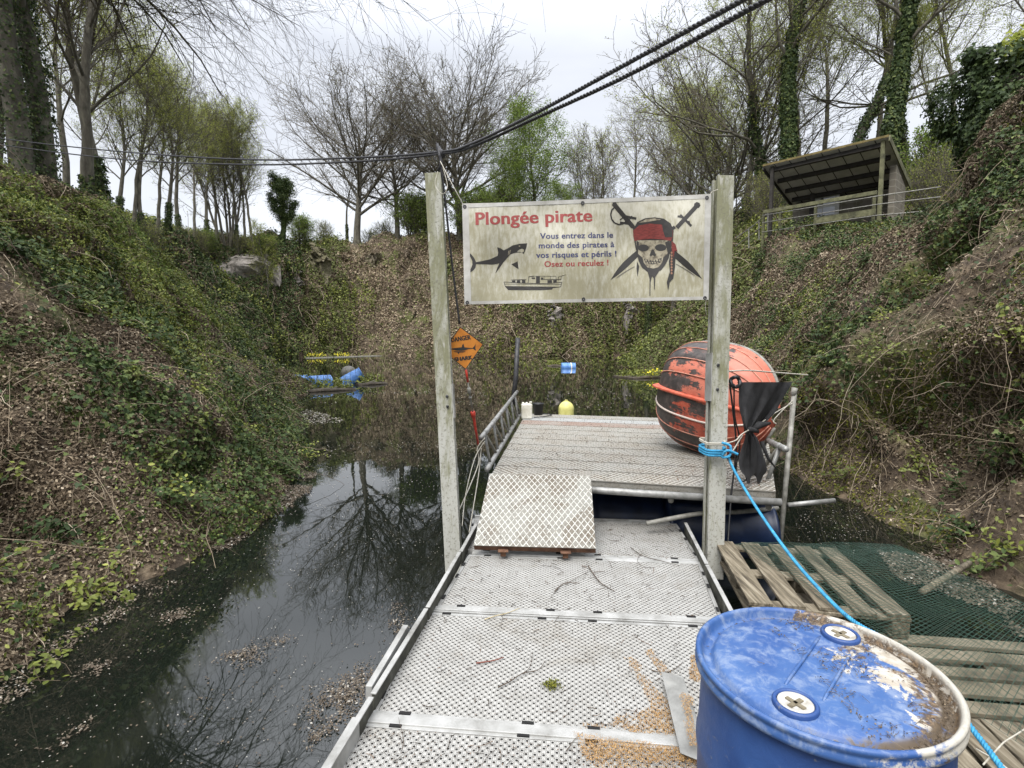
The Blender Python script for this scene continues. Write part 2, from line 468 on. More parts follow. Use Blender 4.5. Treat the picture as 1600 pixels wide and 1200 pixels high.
def curves(cl, P0, D, Ln, rad, r, k=5, grav=-.4, wander=.35, sides=3, rnd=None, hug=None):
    """many thin curved stems at once"""
    n = len(P0)
    if n == 0: return
    pts = np.zeros((n, k, 3)); pts[:, 0] = P0; d = D / np.linalg.norm(D, axis=1)[:, None]
    for s in range(1, k):
        pts[:, s] = pts[:, s-1] + d * (Ln / (k - 1))[:, None]
        d = d + r.normal(0, wander, (n, 3)) * .5; d[:, 2] += grav / k
        d /= np.linalg.norm(d, axis=1)[:, None]
    R = rad[:, None] * np.linspace(1, .45, k)[None]
    tubes(cl, pts, R, sides, rnd if rnd is not None else r.random(n))
    return pts
def tubes(cl, P, R, sides=3, rnd=None):
    n, k, _ = P.shape
    T = np.gradient(P, axis=1); T /= np.linalg.norm(T, axis=2)[..., None] + 1e-9
    mt = T.mean(1); vert = np.abs(mt[:, 2]) > .8
    ref = np.where(vert[:, None], np.array([1, .13, .07]), np.array([.05, .09, 1.0]))[:, None, :]
    X = np.cross(T, ref); X /= np.linalg.norm(X, axis=2)[..., None] + 1e-9; Y = np.cross(T, X)
    a = np.arange(sides) * 2 * np.pi / sides
    V = P[:, :, None] + R[:, :, None, None] * (np.cos(a)[None, None, :, None] * X[:, :, None] + np.sin(a)[None, None, :, None] * Y[:, :, None])
    idx = np.arange(n * k * sides).reshape(n, k, sides)
    A = idx[:, :-1]; Bq = idx[:, 1:]; A2 = np.roll(A, -1, 2); B2 = np.roll(Bq, -1, 2)
    F = np.stack([A, A2, B2, Bq], 3).reshape(-1, 4)
    cl.add(V, F, None if rnd is None else np.repeat(rnd, (k - 1) * sides))

# patch maps: 0..1, shared by all cover
def pm(C, sc, o): return fbm(C, sc, 3, o) * .5 + .5
def leafsize(d, base): return np.maximum(base, d * .0036)

# region flags
def region(C):
    left = C[:, 0] < -2 - 0 * C[:, 1]
    near = np.hypot(C[:, 0], C[:, 1]) < 28
    return left & near & (C[:, 1] < 26), (~left) & near, ~near

OVAL = [(0,-.5,0),(.24,-.18,.06),(.25,.15,.05),(0,.52,-.06),(-.25,.15,.05),(-.24,-.18,.06)]; OVAL_F = [(0,1,2,3),(0,3,4,5)]
def cover(name, mat, base, lai, patch, seed, tmpl, faces, tilt=.6, mask=None, lift=.35, near_tmpl=None, near_faces=None, near_d=9, rndfn=None):
    def dens(C, d): s = leafsize(d, base); return lai / (s * s * .45) * patch(C)
    P, N, d, r = scatter(dens, seed, mask)
    s = leafsize(d, base); cl = Cloud(); rv = r.random(len(P)) if rndfn is None else rndfn(P, r)
    nr = d < near_d if near_tmpl is not None else np.zeros(len(d), bool)
    for m, tm, fc in ((~nr, tmpl, faces), (nr, near_tmpl, near_faces)):
        if tm is None or not m.any(): continue
        hi = r.random(m.sum()) * lift * 2.2
        Pm = P[m] + N[m] * (hi * s[m])[:, None]
        leaves(cl, Pm, N[m] + np.array([0, 0, .35]), s[m], tm, fc, r, tilt, rv[m], 0)
    o = link(name, cl.mesh(name), mat); print(name, len(P))
    return o
reg_l = (FC[:, 0] < -1.8) & (FC[:, 1] < 27) & (FC[:, 0] > -15)
reg_r = (FC[:, 0] > 1.8) & (np.hypot(FC[:, 0], FC[:, 1]) < 27)
reg_f = ~(reg_l | reg_r)
def lowr(C): return np.where(C[:, 0] < 0, .6, .12) + np.where(C[:, 0] < 0, .4, .88) * sstep(C[:, 2] + .5 * fbm(C, 1.2, 2, 8), .5, 1.2)    # bare undercut earth near the water
# the sunny crest of the left spur is grassier
def crest(C): return sstep(C[:, 2] + .18 * (C[:, 1] - 8), 2.2, 4.2)
M_IVY = leaf_mat('ivy_leaf', [(0, (.020,.036,.012)), (.45, (.040,.066,.020)), (.8, (.08,.11,.032)), (1, (.14,.17,.055))], .6, .12, .22)
M_BRAM = leaf_mat('bramble_leaf', [(0, (.05,.065,.014)), (.4, (.12,.145,.028)), (.8, (.21,.235,.045)), (1, (.33,.35,.08))], .5, .25)
M_DEAD = leaf_mat('dead_leaf', [(0, (.048,.034,.022)), (.4, (.118,.088,.058)), (.75, (.215,.168,.114)), (.94, (.33,.27,.19)), (1, (.48,.41,.31))], .75, .1, .2)
M_GRASS = leaf_mat('grass_blade', [(0, (.07,.11,.025)), (.6, (.14,.20,.045)), (1, (.26,.29,.09))], .6, .25, .2)
M_TWIG = leaf_mat('dead_stem', [(0, (.055,.041,.029)), (.5, (.15,.117,.08)), (.85, (.28,.225,.16)), (1, (.44,.37,.28))], .8, 0, .2)
M_MOSS = leaf_mat('moss', [(0, (.05,.06,.012)), (1, (.19,.19,.035))], .9, 0, .1)

tag(cover('dead_leaf_litter', M_DEAD, .030, 1.45, lambda C: .22 + 1.25 * sstep(pm(C, .7, 70), .38, .58), 1, CURL, KITE_F, .75, reg_l, near_tmpl=CURL, near_faces=KITE_F), 'brown dead leaf litter lying over the left bank', 'leaf litter', kind='stuff')
tag(cover('dead_leaf_litter', M_DEAD, .032, 1.8, lambda C: (.20 + 1.1 * sstep(pm(C, .6, 71), .38, .58)) * lowr(C), 2, CURL, KITE_F, .75, reg_r), 'brown dead leaf litter lying over the right bank', 'leaf litter', kind='stuff')
M_DEADF = leaf_mat('far_leaf_litter', [(0, (.105,.078,.05)), (.35, (.21,.162,.108)), (.7, (.325,.26,.175)), (1, (.47,.39,.28))], .75, .1, .2)
tag(cover('dead_leaf_litter', M_DEADF, .10, 1.9, lambda C: .25 + sstep(pm(C, .12, 72) + .25 * sstep(C[:, 0], -14, -3) * sstep(6 - C[:, 0], 0, 8) * sstep(C[:, 2], 1, 4), .42, .6), 3, CURL, KITE_F, .7, reg_f), 'tan dead leaves over the far rock face', 'leaf litter', kind='stuff')
def gl(C): return lowr(C) * (.35 + .65 * sstep(C[:, 2], .7, 2.0)) * sstep(pm(C, .42, 40) + .24 * crest(C), .48, .67)
tag(cover('grass', M_BRAM, .034, 1.25, gl, 4, KITE, KITE_F, .9, reg_l, 1.5, OVAL, OVAL_F, 7), 'fresh green herbs and moss on the left bank', 'low plants', kind='stuff')
tag(cover('ivy', M_IVY, .045, 1.0, lambda C: sstep(pm(C, .6, 44), .53, .68) * (1 - .8 * crest(C)) * lowr(C) + .10, 5, KITE, KITE_F, .85, reg_l, 1.6, IVY, IVY_F, 11), 'dark ivy and bramble trailing on the left bank', 'ivy', kind='stuff')
tag(cover('ivy', M_IVY, .045, 1.25, lambda C: (sstep(pm(C, .75, 46) + .10 * sstep(C[:, 2], 3, 5), .55, .68) + .09) * lowr(C), 6, KITE, KITE_F, .85, reg_r, 1.6, IVY, IVY_F, 11), 'dark ivy creeping down the right bank', 'ivy', kind='stuff')
tag(cover('grass', M_BRAM, .036, .75, lambda C: sstep(pm(C, .7, 48), .58, .70) * lowr(C), 7, KITE, KITE_F, .8, reg_r, 1.0, OVAL, OVAL_F, 6), 'small green herbs on the right bank', 'low plants', kind='stuff')
def pxs(C): return 800 + FPX * C[:, 0] / np.maximum(C[:, 1], 1)
def fi(C):
    X = pxs(C); g = .34 * (1 - sstep(X, 500, 570)) + .34 * sstep(X, 770, 860) - .30 * sstep(X, 530, 575) * (1 - sstep(X, 750, 820)); g += .16 * (1 - sstep(C[:, 2], 4, 9)) * (1 - sstep(X, 540, 600))
    return np.clip(sstep(pm(C, .13, 50) + g, .50, .66) + .06, 0, 1.1)
M_IVYF = leaf_mat('far_ivy_leaf', [(0, (.055,.066,.022)), (.5, (.10,.12,.036)), (1, (.20,.22,.07))], .6, .15, .2)
far_l = reg_f & (pxs(FC) < 470)
tag(cover('ivy', M_IVY, .13, 1.9, fi, 18, KITE, KITE_F, .7, far_l, 1.2), 'dark ivy and shrubs in the recess behind the left spur', 'ivy', kind='stuff')
tag(cover('ivy', M_IVYF, .15, 1.7, fi, 8, KITE, KITE_F, .7, reg_f & ~far_l, 1.2), 'ivy and scrub hanging over the far quarry cliffs', 'ivy', kind='stuff')
tag(cover('low_shrubs', M_BRAM, .16, .75, lambda C: sstep(pm(C, .2, 52) - .2 * sstep(pxs(C), 550, 590) * (1 - sstep(pxs(C), 740, 800)), .5, .66), 9, KITE, KITE_F, .8, reg_f, 2.0), 'green scrub growing on the far slopes', 'scrub', kind='stuff')
tag(cover('moss', M_MOSS, .022, .6, lambda C: sstep(pm(C, .8, 54), .57, .68), 10, KITE, KITE_F, .5, reg_r & (FD < 12), .3), 'yellow green moss cushions on the right bank', 'moss', kind='stuff')

tag(cover('grass', M_GRASS, .028, .9, lambda C: sstep(pm(C, .45, 140) + .42 * crest(C), .66, .84) * lowr(C), 14, KITE, KITE_F, .9, reg_l, 1.4), 'bright mossy grass along the upper slope of the left bank', 'grass', kind='stuff')
# grass blades in tufts
def tufts(name, dens, seed, mask, L0, label):
    P, N, d, r = scatter(dens, seed, mask); n = len(P); nb = 9
    base = np.repeat(P, nb, 0) + r.normal(0, .03, (n * nb, 3)); D = r.normal(0, .55, (n * nb, 3)); D[:, 2] = 1
    D += np.repeat(N, nb, 0) * .5
    cl = Cloud(); Ln = r.uniform(.5, 1.3, n * nb) * L0
    curves(cl, base, D, Ln, np.maximum(.0035, np.repeat(d, nb) * .0006), r, 4, -1.4, .25, 2, np.repeat(r.random(n), nb) * .5 + r.random(n * nb) * .5)
    o = link(name, cl.mesh(name), M_GRASS); tag(o, label, 'grass', kind='stuff'); print(name, n * nb)
tufts('grass_tufts', lambda C, d: 5.0 * gl(C) * (d < 22) + 1.2 * (d < 10), 20, reg_l, .22, 'long grass tufts sprouting from the left bank')
tufts('grass_tufts', lambda C, d: 2.2 * sstep(pm(C, .6, 49), .5, .7) * (d < 16), 21, reg_r, .2, 'thin grass tufts hanging on the right bank')

# bramble canes, dead stems and roots
def stems(name, dens, seed, mask, L0, rad, label):
    P, N, d, r = scatter(dens, seed, mask); n = len(P)
    D = r.normal(0, 1, (n, 3)); D -= (D * N).sum(1)[:, None] * N * .7; D[:, 2] -= .5
    cl = Cloud(); curves(cl, P + N * .04, D, r.gamma(2.5, .4, n) * L0, np.maximum(rad * r.uniform(.5, 1.5, n), d * .00055), r, 6, -.7, .5, 3)
    o = link(name, cl.mesh(name), M_TWIG); tag(o, label, 'dead stems', kind='stuff'); print(name, n)
stems('dead_stems', lambda C, d: 46 * (d < 9) + 50 * (d < 24), 30, reg_l, .32, .0031, 'tangle of dry stems and bramble canes on the left bank')
stems('dead_stems', lambda C, d: 70 * (d < 9) + 50 * (d < 24), 31, reg_r, .33, .0031, 'tangle of dry stems and roots on the right bank')
stems('dead_stems', lambda C, d: 9.0 * (d < 75), 32, reg_f, 1.3, .014, 'dry stems hanging over the far cliffs')

def vines(name, dens, seed, mask, label):
    P, N, d, r = scatter(dens, seed, mask); n = len(P); D = r.normal(0, .35, (n, 3)) + N * .5; D[:, 2] -= 1.0
    cl = Cloud(); curves(cl, P + N * .05, D, r.uniform(.5, 1.8, n), np.maximum(.0028 * r.uniform(.6, 1.8, n), d * .0004), r, 9, -.5, .22, 3)
    tag(link(name, cl.mesh(name), M_TWIG), label, 'hanging stems', kind='stuff')
vines('hanging_stems', lambda C, d: 3.2 * (d < 13), 70, reg_r, 'long dry stems and roots hanging down the right bank')
vines('hanging_stems', lambda C, d: 2.2 * (d < 14), 71, reg_l, 'long dry stems trailing down the left bank')
# bramble clumps: arching canes with larger leaves standing proud of the slope
def clumps(name, dens, seed, mask, label, mat, ls=.045, reach=.42):
    P, N, d, r = scatter(dens, seed, mask); n = len(P); nc = 6
    b0 = np.repeat(P, nc, 0); D = np.repeat(N, nc, 0) + r.normal(0, .7, (n * nc, 3)); D[:, 2] += .5
    cl = Cloud(); pts = curves(cl, b0, D, r.uniform(.35, 1.1, n * nc) * reach, np.full(n * nc, .0035), r, 7, -1.9, .3, 3)
    tw = link('bramble_canes', cl.mesh('bramble_canes'), M_TWIG); tag(tw, 'arching canes of the ' + label, 'dead stems', kind='stuff')
    m = len(pts); per = 15; j = r.uniform(1.2, 5.999, (m, per)); j0 = j.astype(int); f = (j - j0)[..., None]; a = np.arange(m)[:, None]
    Q = (pts[a, j0] * (1 - f) + pts[a, j0 + 1] * f).reshape(-1, 3) + r.normal(0, .028, (m * per, 3)); cl = Cloud()
    nn = np.repeat(np.repeat(N, nc, 0), per, 0) * .6 + [0, 0, .7]; tone = np.repeat(np.repeat(r.random(n), nc), per) * .6 + r.random(m * per) * .4
    leaves(cl, Q, nn, ls, OVAL, OVAL_F, r, .45, tone); tag(link(name, cl.mesh(name), mat), label, 'brambles', kind='stuff'); print(name, n)
clumps('bramble_clumps', lambda C, d: (2.6 * sstep(pm(C, .5, 90), .48, .62) + .25) * (d < 17) * (.45 + .55 * sstep(C[:, 2], .6, 1.8)), 60, reg_l, 'green bramble clumps standing out of the left bank', M_BRAM)
clumps('bramble_clumps', lambda C, d: (1.8 * sstep(pm(C, .5, 91), .52, .66) + .15) * (d < 15), 61, reg_r, 'green bramble clumps standing out of the right bank', M_BRAM)
clumps('ivy_clumps', lambda C, d: (1.9 * sstep(pm(C, .45, 92), .50, .64) + .2) * (d < 16), 62, reg_l | reg_r, 'dark ivy tufts standing out of both banks', M_IVY, .05, .36)

# ================================================================ TREES
M_BARK = worn('tree_bark', [(.3, (.05,.045,.034)), (.55, (.12,.11,.085)), (.75, (.20,.19,.14))], 6, .9, bump=.6, stretch=(1, 1, .3), bdist=.02)
M_TWG = leaf_mat('tree_twigs', [(0, (.055,.047,.037)), (1, (.17,.15,.115))], .85, 0, .1)
M_LEAFY = leaf_mat('spring_leaves', [(0, (.17,.21,.035)), (.5, (.29,.33,.06)), (1, (.43,.45,.13))], .55, .5, .2)
M_LEAFG = leaf_mat('bush_leaves', [(0, (.08,.12,.025)), (.5, (.15,.22,.04)), (1, (.27,.35,.07))], .55, .45, .25)
M_BUD = leaf_mat('bud_leaves', [(0, (.12,.12,.06)), (1, (.22,.23,.10))], .6, .3, .2)

def grow(P, R, n, t0, t1, ang, angj, L, Lvar, k, trop, wander, rr, r, prof=None, rmin=.004):
    N, kp, _ = P.shape
    t = np.linspace(t0, t1, n)[None] + r.uniform(-.5, .5, (N, n)) * (t1 - t0) / max(n, 1)
    t = np.clip(t, 0.02, .999); x = t * (kp - 1); i = np.minimum(x.astype(int), kp - 2); f = (x - i)[..., None]
    ar = np.arange(N)[:, None]
    b = P[ar, i] * (1 - f) + P[ar, i + 1] * f
    tan = P[ar, i + 1] - P[ar, i]; tan /= np.linalg.norm(tan, axis=2)[..., None] + 1e-9
    r0 = R[ar, i] * (1 - f[..., 0]) + R[ar, i + 1] * f[..., 0]
    ref = np.where(np.abs(tan[..., 2:3]) > .9, np.array([1., 0, 0]), np.array([0, 0, 1.]))
    X = np.cross(tan, ref); X /= np.linalg.norm(X, axis=2)[..., None]; Y = np.cross(tan, X)
    az = np.arange(n)[None] * 2.4 + r.uniform(0, 6.28, (N, 1)) + r.normal(0, .4, (N, n))
    a = ang + r.normal(0, angj, (N, n))
    d = np.cos(a)[..., None] * tan + np.sin(a)[..., None] * (np.cos(az)[..., None] * X + np.sin(az)[..., None] * Y)
    Ln = np.broadcast_to(np.asarray(L, float).reshape(-1, 1) if np.ndim(L) else L, (N, n)) * (1 + Lvar * r.normal(0, 1, (N, n)))
    if prof is not None: Ln = Ln * prof(t)
    Ln = np.maximum(Ln, .05)
    b = b.reshape(-1, 3); d = d.reshape(-1, 3); Ln = Ln.ravel(); r0 = r0.ravel()
    M = len(b); Q = np.zeros((M, k, 3)); Q[:, 0] = b
    tr = np.asarray(trop, float)
    for s in range(1, k):
        Q[:, s] = Q[:, s-1] + d * (Ln / (k - 1))[:, None]
        d = d + tr[None] * (s / k) + r.normal(0, wander, (M, 3)); d /= np.linalg.norm(d, axis=1)[:, None]
    rb = np.maximum(r0 * rr, rmin)
    RR = np.maximum(rb[:, None] * np.linspace(1, .3, k)[None], rmin * .7)
    return Q, RR, Ln
def leafcloud_on(paths, per, size, r, spread):
    n, k, _ = paths.shape
    i = r.integers(0, n, per); j = r.uniform(k * .25, k - 1.001, per); j0 = j.astype(int); f = (j - j0)[:, None]
    p = paths[i, j0] * (1 - f) + paths[i, j0 + 1] * f + r.normal(0, spread, (per, 3))
    cl = Cloud(); N = r.normal(0, .6, (per, 3)); N[:, 2] += .7
    leaves(cl, p, N / np.linalg.norm(N, axis=1)[:, None], size, KITE, KITE_F, r, .5)
    return cl
def proto(seed, H, trunk_r, lean=(0, 0), wob=.05, tfork=.9, limbs=22, l0=.25, l1=.97, lang=.85, llen=.42, prof=None, ltrop=(0, 0, .22), n2=9, n3=7, n4=0,
          f2=.45, f3=.45, f4=.5, nleaf=0, lsize=.12, lmat=None, ivy=0, ivy_top=.6, stems=1, twig=.012, wander=.10, ttrop=(0, 0, .08), lspread=.12, ivysize=.13, a2=.65, rr1=.42):
    r = np.random.default_rng(seed); k = 16
    P = np.zeros((stems, k, 3)); d = np.zeros((stems, 3)); d[:, 2] = 1
    d[:, 0] = lean[0]; d[:, 1] = lean[1]
    if stems > 1:
        a = np.arange(stems) * 6.283 / stems + r.uniform(0, .6, stems); sp = r.uniform(.12, .34, stems)
        d[:, 0] += np.cos(a) * sp; d[:, 1] += np.sin(a) * sp; P[:, 0, :2] = np.stack([np.cos(a), np.sin(a)], 1) * .22
    hh = H * tfork * r.uniform(.85, 1, stems)
    for s in range(1, k):
        P[:, s] = P[:, s-1] + d / np.linalg.norm(d, axis=1)[:, None] * (hh / (k - 1))[:, None]
        d = d + r.normal(0, wob, (stems, 3)) * np.array([1, 1, .1]); d[:, :2] *= .93
    R = trunk_r * (1 - .86 * np.linspace(0, 1, k) ** 1.1)[None] * np.ones((stems, 1)); R[:, 0] *= 1.35
    tr = Cloud(); tubes(tr, P, R, 10, r.random(stems))
    prof = prof or (lambda t: np.sqrt(np.clip(1 - ((t - .35) / .72) ** 2, .05, 1)))
    B1, R1, L1 = grow(P, R, limbs, l0, l1, lang, .15, llen * H, .09, 8, ltrop, wander, rr1, r, prof, .02)
    tubes(tr, B1, R1, 6, r.random(len(B1)))
    B2, R2, L2 = grow(B1, R1, n2, .15, .98, a2, .2, L1 * f2, .25, 5, ttrop, wander, .5, r, lambda t: 1.1 - .5 * t, twig * 1.3)
    tw = Cloud(); tubes(tw, B2, R2, 3, r.random(len(B2)))
    B3, R3, L3 = grow(B2, R2, n3, .15, .98, .6, .25, L2 * f3, .3, 4, ttrop, wander, .6, r, lambda t: 1.1 - .4 * t, twig)
    tubes(tw, B3, R3, 3, r.random(len(B3))); last = B3
    if n4:
        B4, R4, L4 = grow(B3, R3, n4, .2, .98, .6, .25, L3 * f4, .3, 3, ttrop, wander, .7, r, None, twig * .8)
        tubes(tw, B4, R4, 3, r.random(len(B4))); last = B4
    res = {'H': H, 'trunk': tr.mesh('trunk', True), 'branches': tw.mesh('branches')}
    if nleaf:
        res['crown'] = leafcloud_on(last, nleaf, lsize, r, lspread).mesh('crown'); res['lmat'] = lmat
    if ivy:
        cl = Cloud(); si = r.integers(0, stems, ivy); j = r.uniform(0, ivy_top * (k - 1), ivy); j0 = j.astype(int); f = (j - j0)[:, None]
        c0 = P[si, j0] * (1 - f) + P[si, j0 + 1] * f; a = r.uniform(0, 6.283, ivy)
        nn = np.stack([np.cos(a), np.sin(a), 0 * a], 1); rad = R[si, j0] * 1.03 + np.abs(r.normal(0, .065, ivy)) * (1 + .8 * vnoise(c0 * 1.1))
        leaves(cl, c0 + nn * rad[:, None], nn + [0, 0, .3], ivysize, IVY if ivysize > .09 else KITE, IVY_F if ivysize > .09 else KITE_F, r, .5)
        res['ivy'] = cl.mesh('ivy')
    print('proto', seed, sum(len(m.polygons) for m in res.values() if hasattr(m, 'polygons')))
    return res
PR = {}
def get(kind):
    if kind in PR: return PR[kind]
    cone = lambda t: np.clip(1.15 - t, .12, 1)
    S = {
     'oak':    dict(seed=1, H=20, trunk_r=.42, tfork=.72, limbs=34, l0=.26, l1=.99, lang=1.02, llen=.56, ltrop=(0,0,.13), n2=9, n3=6, n4=3, twig=.019, wander=.075, a2=.48, rr1=.5, nleaf=5000, lsize=.10, lmat=M_BUD, lspread=.1),
     'oak_b':  dict(seed=2, H=20, trunk_r=.38, tfork=.74, limbs=24, l0=.34, l1=.99, lang=.92, llen=.50, ltrop=(0,0,.15), n2=9, n3=6, n4=3, twig=.018, wander=.085, a2=.5, rr1=.5, nleaf=5000, lsize=.10, lmat=M_BUD, lspread=.1),
     'ash':    dict(seed=3, H=22, trunk_r=.28, limbs=20, l0=.44, l1=.98, lang=.72, llen=.26, n2=7, n3=6, n4=2, twig=.012, nleaf=12000, lsize=.085, lmat=M_LEAFY, lspread=.10, prof=None, ivy=2600, ivy_top=.35),
     'ash_b':  dict(seed=4, H=22, trunk_r=.23, limbs=18, l0=.44, l1=.98, lang=.60, llen=.30, n2=7, n3=6, n4=2, twig=.012, nleaf=20000, lsize=.085, lmat=M_LEAFY, lspread=.14, wob=.08),
     'bare':   dict(seed=5, H=22, trunk_r=.28, limbs=18, l0=.45, l1=.98, lang=.75, llen=.32, n2=8, n3=6, n4=3, twig=.012, wander=.14, wob=.07, nleaf=5000, lsize=.07, lmat=M_LEAFY, lspread=.1, ivy=1500, ivy_top=.25),
     'crook':  dict(seed=6, H=20, trunk_r=.26, limbs=14, l0=.32, l1=.98, lang=.9, llen=.38, n2=8, n3=7, n4=3, twig=.011, wander=.2, wob=.12, nleaf=14000, lsize=.08, lmat=M_LEAFY, lspread=.14, ivy=2500, ivy_top=.5),
     'ivied':  dict(seed=7, H=22, trunk_r=.34, limbs=18, l0=.40, l1=.98, lang=.85, llen=.30, n2=8, n3=6, n4=3, twig=.011, wander=.16, wob=.05, nleaf=9000, lsize=.08, lmat=M_LEAFY, ivy=14000, ivy_top=.85, ivysize=.14),
     'droop':  dict(seed=8, H=20, trunk_r=.25, limbs=58, l0=.30, l1=.98, lang=1.0, llen=.50, ltrop=(0,0,-.34), n2=12, n3=9, n4=3, f2=.5, f3=.4, twig=.0055, wander=.06, wob=.02, ttrop=(0,0,-.18), ivy=4200, ivy_top=.6, ivysize=.075, nleaf=4000, lsize=.03, lmat=M_BUD, lspread=.01),
     'droop_b':dict(seed=18, H=19, trunk_r=.23, limbs=44, l0=.30, l1=.98, lang=.95, llen=.50, ltrop=(0,0,-.30), n2=11, n3=8, n4=3, f2=.5, f3=.4, twig=.0055, wander=.07, wob=.03, ttrop=(0,0,-.14), ivy=7000, ivy_top=.7, ivysize=.075, nleaf=3000, lsize=.03, lmat=M_BUD, lspread=.01),
     'leafy':  dict(seed=9, H=14, trunk_r=.22, limbs=26, l0=.12, l1=.97, lang=.8, llen=.42, n2=9, n3=7, twig=.014, nleaf=26000, lsize=.15, lmat=M_LEAFG, lspread=.28),
     'multi':  dict(seed=10, H=15, trunk_r=.13, stems=6, limbs=12, l0=.25, l1=.98, lang=.45, llen=.28, n2=7, n3=6, n4=2, twig=.013, nleaf=5000, lsize=.11, lmat=M_LEAFY, lspread=.15, tfork=.8),
     'bush':   dict(seed=12, H=4, trunk_r=.05, stems=7, limbs=9, l0=.1, l1=.97, lang=.6, llen=.45, n2=6, n3=5, twig=.008, nleaf=8000, lsize=.10, lmat=M_LEAFG, lspread=.12, tfork=.7),
     'scrub':  dict(seed=13, H=5, trunk_r=.04, stems=9, limbs=9, l0=.15, l1=.97, lang=.6, llen=.4, n2=6, n3=5, twig=.007, nleaf=2600, lsize=.08, lmat=M_LEAFY, lspread=.12, tfork=.75),
     'sapling':dict(seed=14, H=12, trunk_r=.09, limbs=22, l0=.2, l1=.98, lang=.6, llen=.24, n2=7, n3=6, twig=.009, nleaf=6500, lsize=.09, lmat=M_LEAFY, lspread=.12, wob=.10),
     'ivymass':dict(seed=15, H=12, trunk_r=.26, limbs=16, l0=.3, l1=.9, lang=.8, llen=.16, n2=6, n3=5, twig=.011, nleaf=22000, lsize=.16, lmat=M_IVY, lspread=.28, ivy=8000, ivy_top=.95, ivysize=.15),
    }
    PR[kind] = proto(**S[kind]); return PR[kind]
used = set()
ORD = 'first second third fourth fifth sixth seventh eighth ninth tenth eleventh twelfth thirteenth fourteenth fifteenth sixteenth seventeenth eighteenth'.split()
def find_t(px, t0, by):
    """depth near t0 where the ground is seen at picture height by"""
    best = (1e9, t0)
    for k in range(-28, 29):
        t = t0 + k * .5
        if t < 12: continue
        x, y = (px - 800) / FPX * t, t * .985; zz = ground(x, y) - CAMZ
        py = 600 - FPX * (SP * y + CP * zz) / (CP * y - SP * zz); best = min(best, (abs(py - by) + abs(k) * .4, t))
    return best[1]
def tree(kind, px, t, h, label, group=None, rot=None, sink=.25, lean=(0, 0), name='tree', cat='tree', xy=None, z=None, by=None):
    if by is not None: t = find_t(px, t, by)
    p = get(kind); r = random.Random(int(px * 13 + t * 7))
    x, y = ((px - 800) / FPX * t, t * .985) if xy is None else xy
    zz = (ground(x, y) - sink) if z is None else z
    ro = thing(name, label, cat, (x, y, zz), r.uniform(0, 6.28) if rot is None else rot, group)
    ro.rotation_euler[0] = lean[0]; ro.rotation_euler[1] = lean[1]
    s = h / p['H']; ro.scale = (s, s, s)
    first = kind not in used; used.add(kind)
    for part, m in (('trunk', M_BARK), ('branches', M_TWG), ('crown', p.get('lmat')), ('ivy', M_IVY)):
        if part not in p: continue
        if first: p[part].materials.append(m)
        o = bpy.data.objects.new(part, p[part]); COL.objects.link(o); o.parent = ro
    return ro
TG = 'trees on the left bank'; TC = 'trees above the far cliff'; TR = 'trees above the right bank'
W_L = 'slender woodland tree among many behind the left spur'
tree('droop', 68, 13.2, 20, 'thick ivy-clad trunk with long arching branches, leftmost on the left bank', rot=1.0)
tree('droop_b', 104, 13.9, 20, 'ivy-clad trunk forking up right behind the leftmost one, twigs arching over the water', rot=2.4)
tree('bare', 162, 21, 19, 'bare slender tree just right of the two ivied trunks', TG)
tree('ash', 192, 24, 21, 'straight dark ivied pole-like tree behind the arching twigs', TG)
for i, (px, t_, h, k) in enumerate(sorted(((128,34,17,'bare'),(226,46,16,'ash_b'),(243,44,15,'bare'),(262,50,16,'ash_b'),(281,52,16,'ash'),(299,54,16,'bare'),(318,56,15,'ash_b'),(20,30,17,'ash_b'),(-30,28,16,'ash'),(150,42,17,'ash_b'),(60,36,17,'ash_b'),(340,58,15.5,'bare'),(352,60,16,'ash_b'),(205,48,15,'ash'),(395,64,15,'ash_b'),(385,60,14,'bare')))):
    tree(k, px, t_, h, 'slender woodland tree behind the left spur, ' + ORD[i] + ' of its row from the left', 'woodland trees behind the left spur', by=395)
tree('multi', 371, 60, 17.5, 'broad pale many-stemmed tree at the end of the left wood', TG, by=390)
tree('ash_b', 410, 60, 15.5, 'light green tree leafing out beside the dark ivied one', TG, by=392)
tree('ivymass', 453, 62, 9.5, 'dark ivy-smothered tree standing over the left cliff', TG, by=388)
tree('sapling', 426, 58, 9, 'thin trunk slanting up in front of the grey cliff', TG, lean=(0, -.12), by=462)
tree('bush', 484, 64, 4.6, 'low light green bush right of the ivy-smothered tree', TG, by=386, name='bush', cat='bush')
tree('scrub', 515, 66, 4, 'wispy pale shrub in the gap of sky left of the tall oak', TC, by=386, name='bush', cat='bush')
tree('oak', 566, 72, 23.5, 'broad bare oak with fan-shaped crown on the buttress', TC, rot=.4, by=376)
tree('bare', 551, 74, 13, 'smaller bare tree close behind the broad oak', TC, by=378)
tree('oak_b', 627, 75, 20.5, 'bare oak between the two broadest crowns', TC, rot=1.7, by=372)
tree('oak', 722, 74, 25.5, 'broad bare oak with rounded crown behind the left post', TC, rot=3.1, by=376)
tree('oak_b', 690, 78, 22, 'bare tree with crown merging into the rounded oak', TC, rot=5)
for i, (px, t_, h, k) in enumerate(sorted(((610,80,5,'scrub'),(650,76,7,'bush'),(668,80,8,'bush'),(590,82,5,'scrub'),(740,74,8,'bush'),(775,72,9,'bush'),(530,82,4,'scrub')))):
    tree(k, px, t_, h, 'green understorey bush between the oak trunks, ' + ORD[i] + ' from the left', 'bushes under the oaks', name='bush', cat='bush')
tree('leafy', 795, 70, 11, 'low rounded bush behind the top edge of the banner', TC)
tree('leafy', 832, 71, 16, 'rounded tree with fresh green crown above the banner', TC)
tree('leafy', 880, 66, 8.5, 'bright green low tree right above the banner', TC)
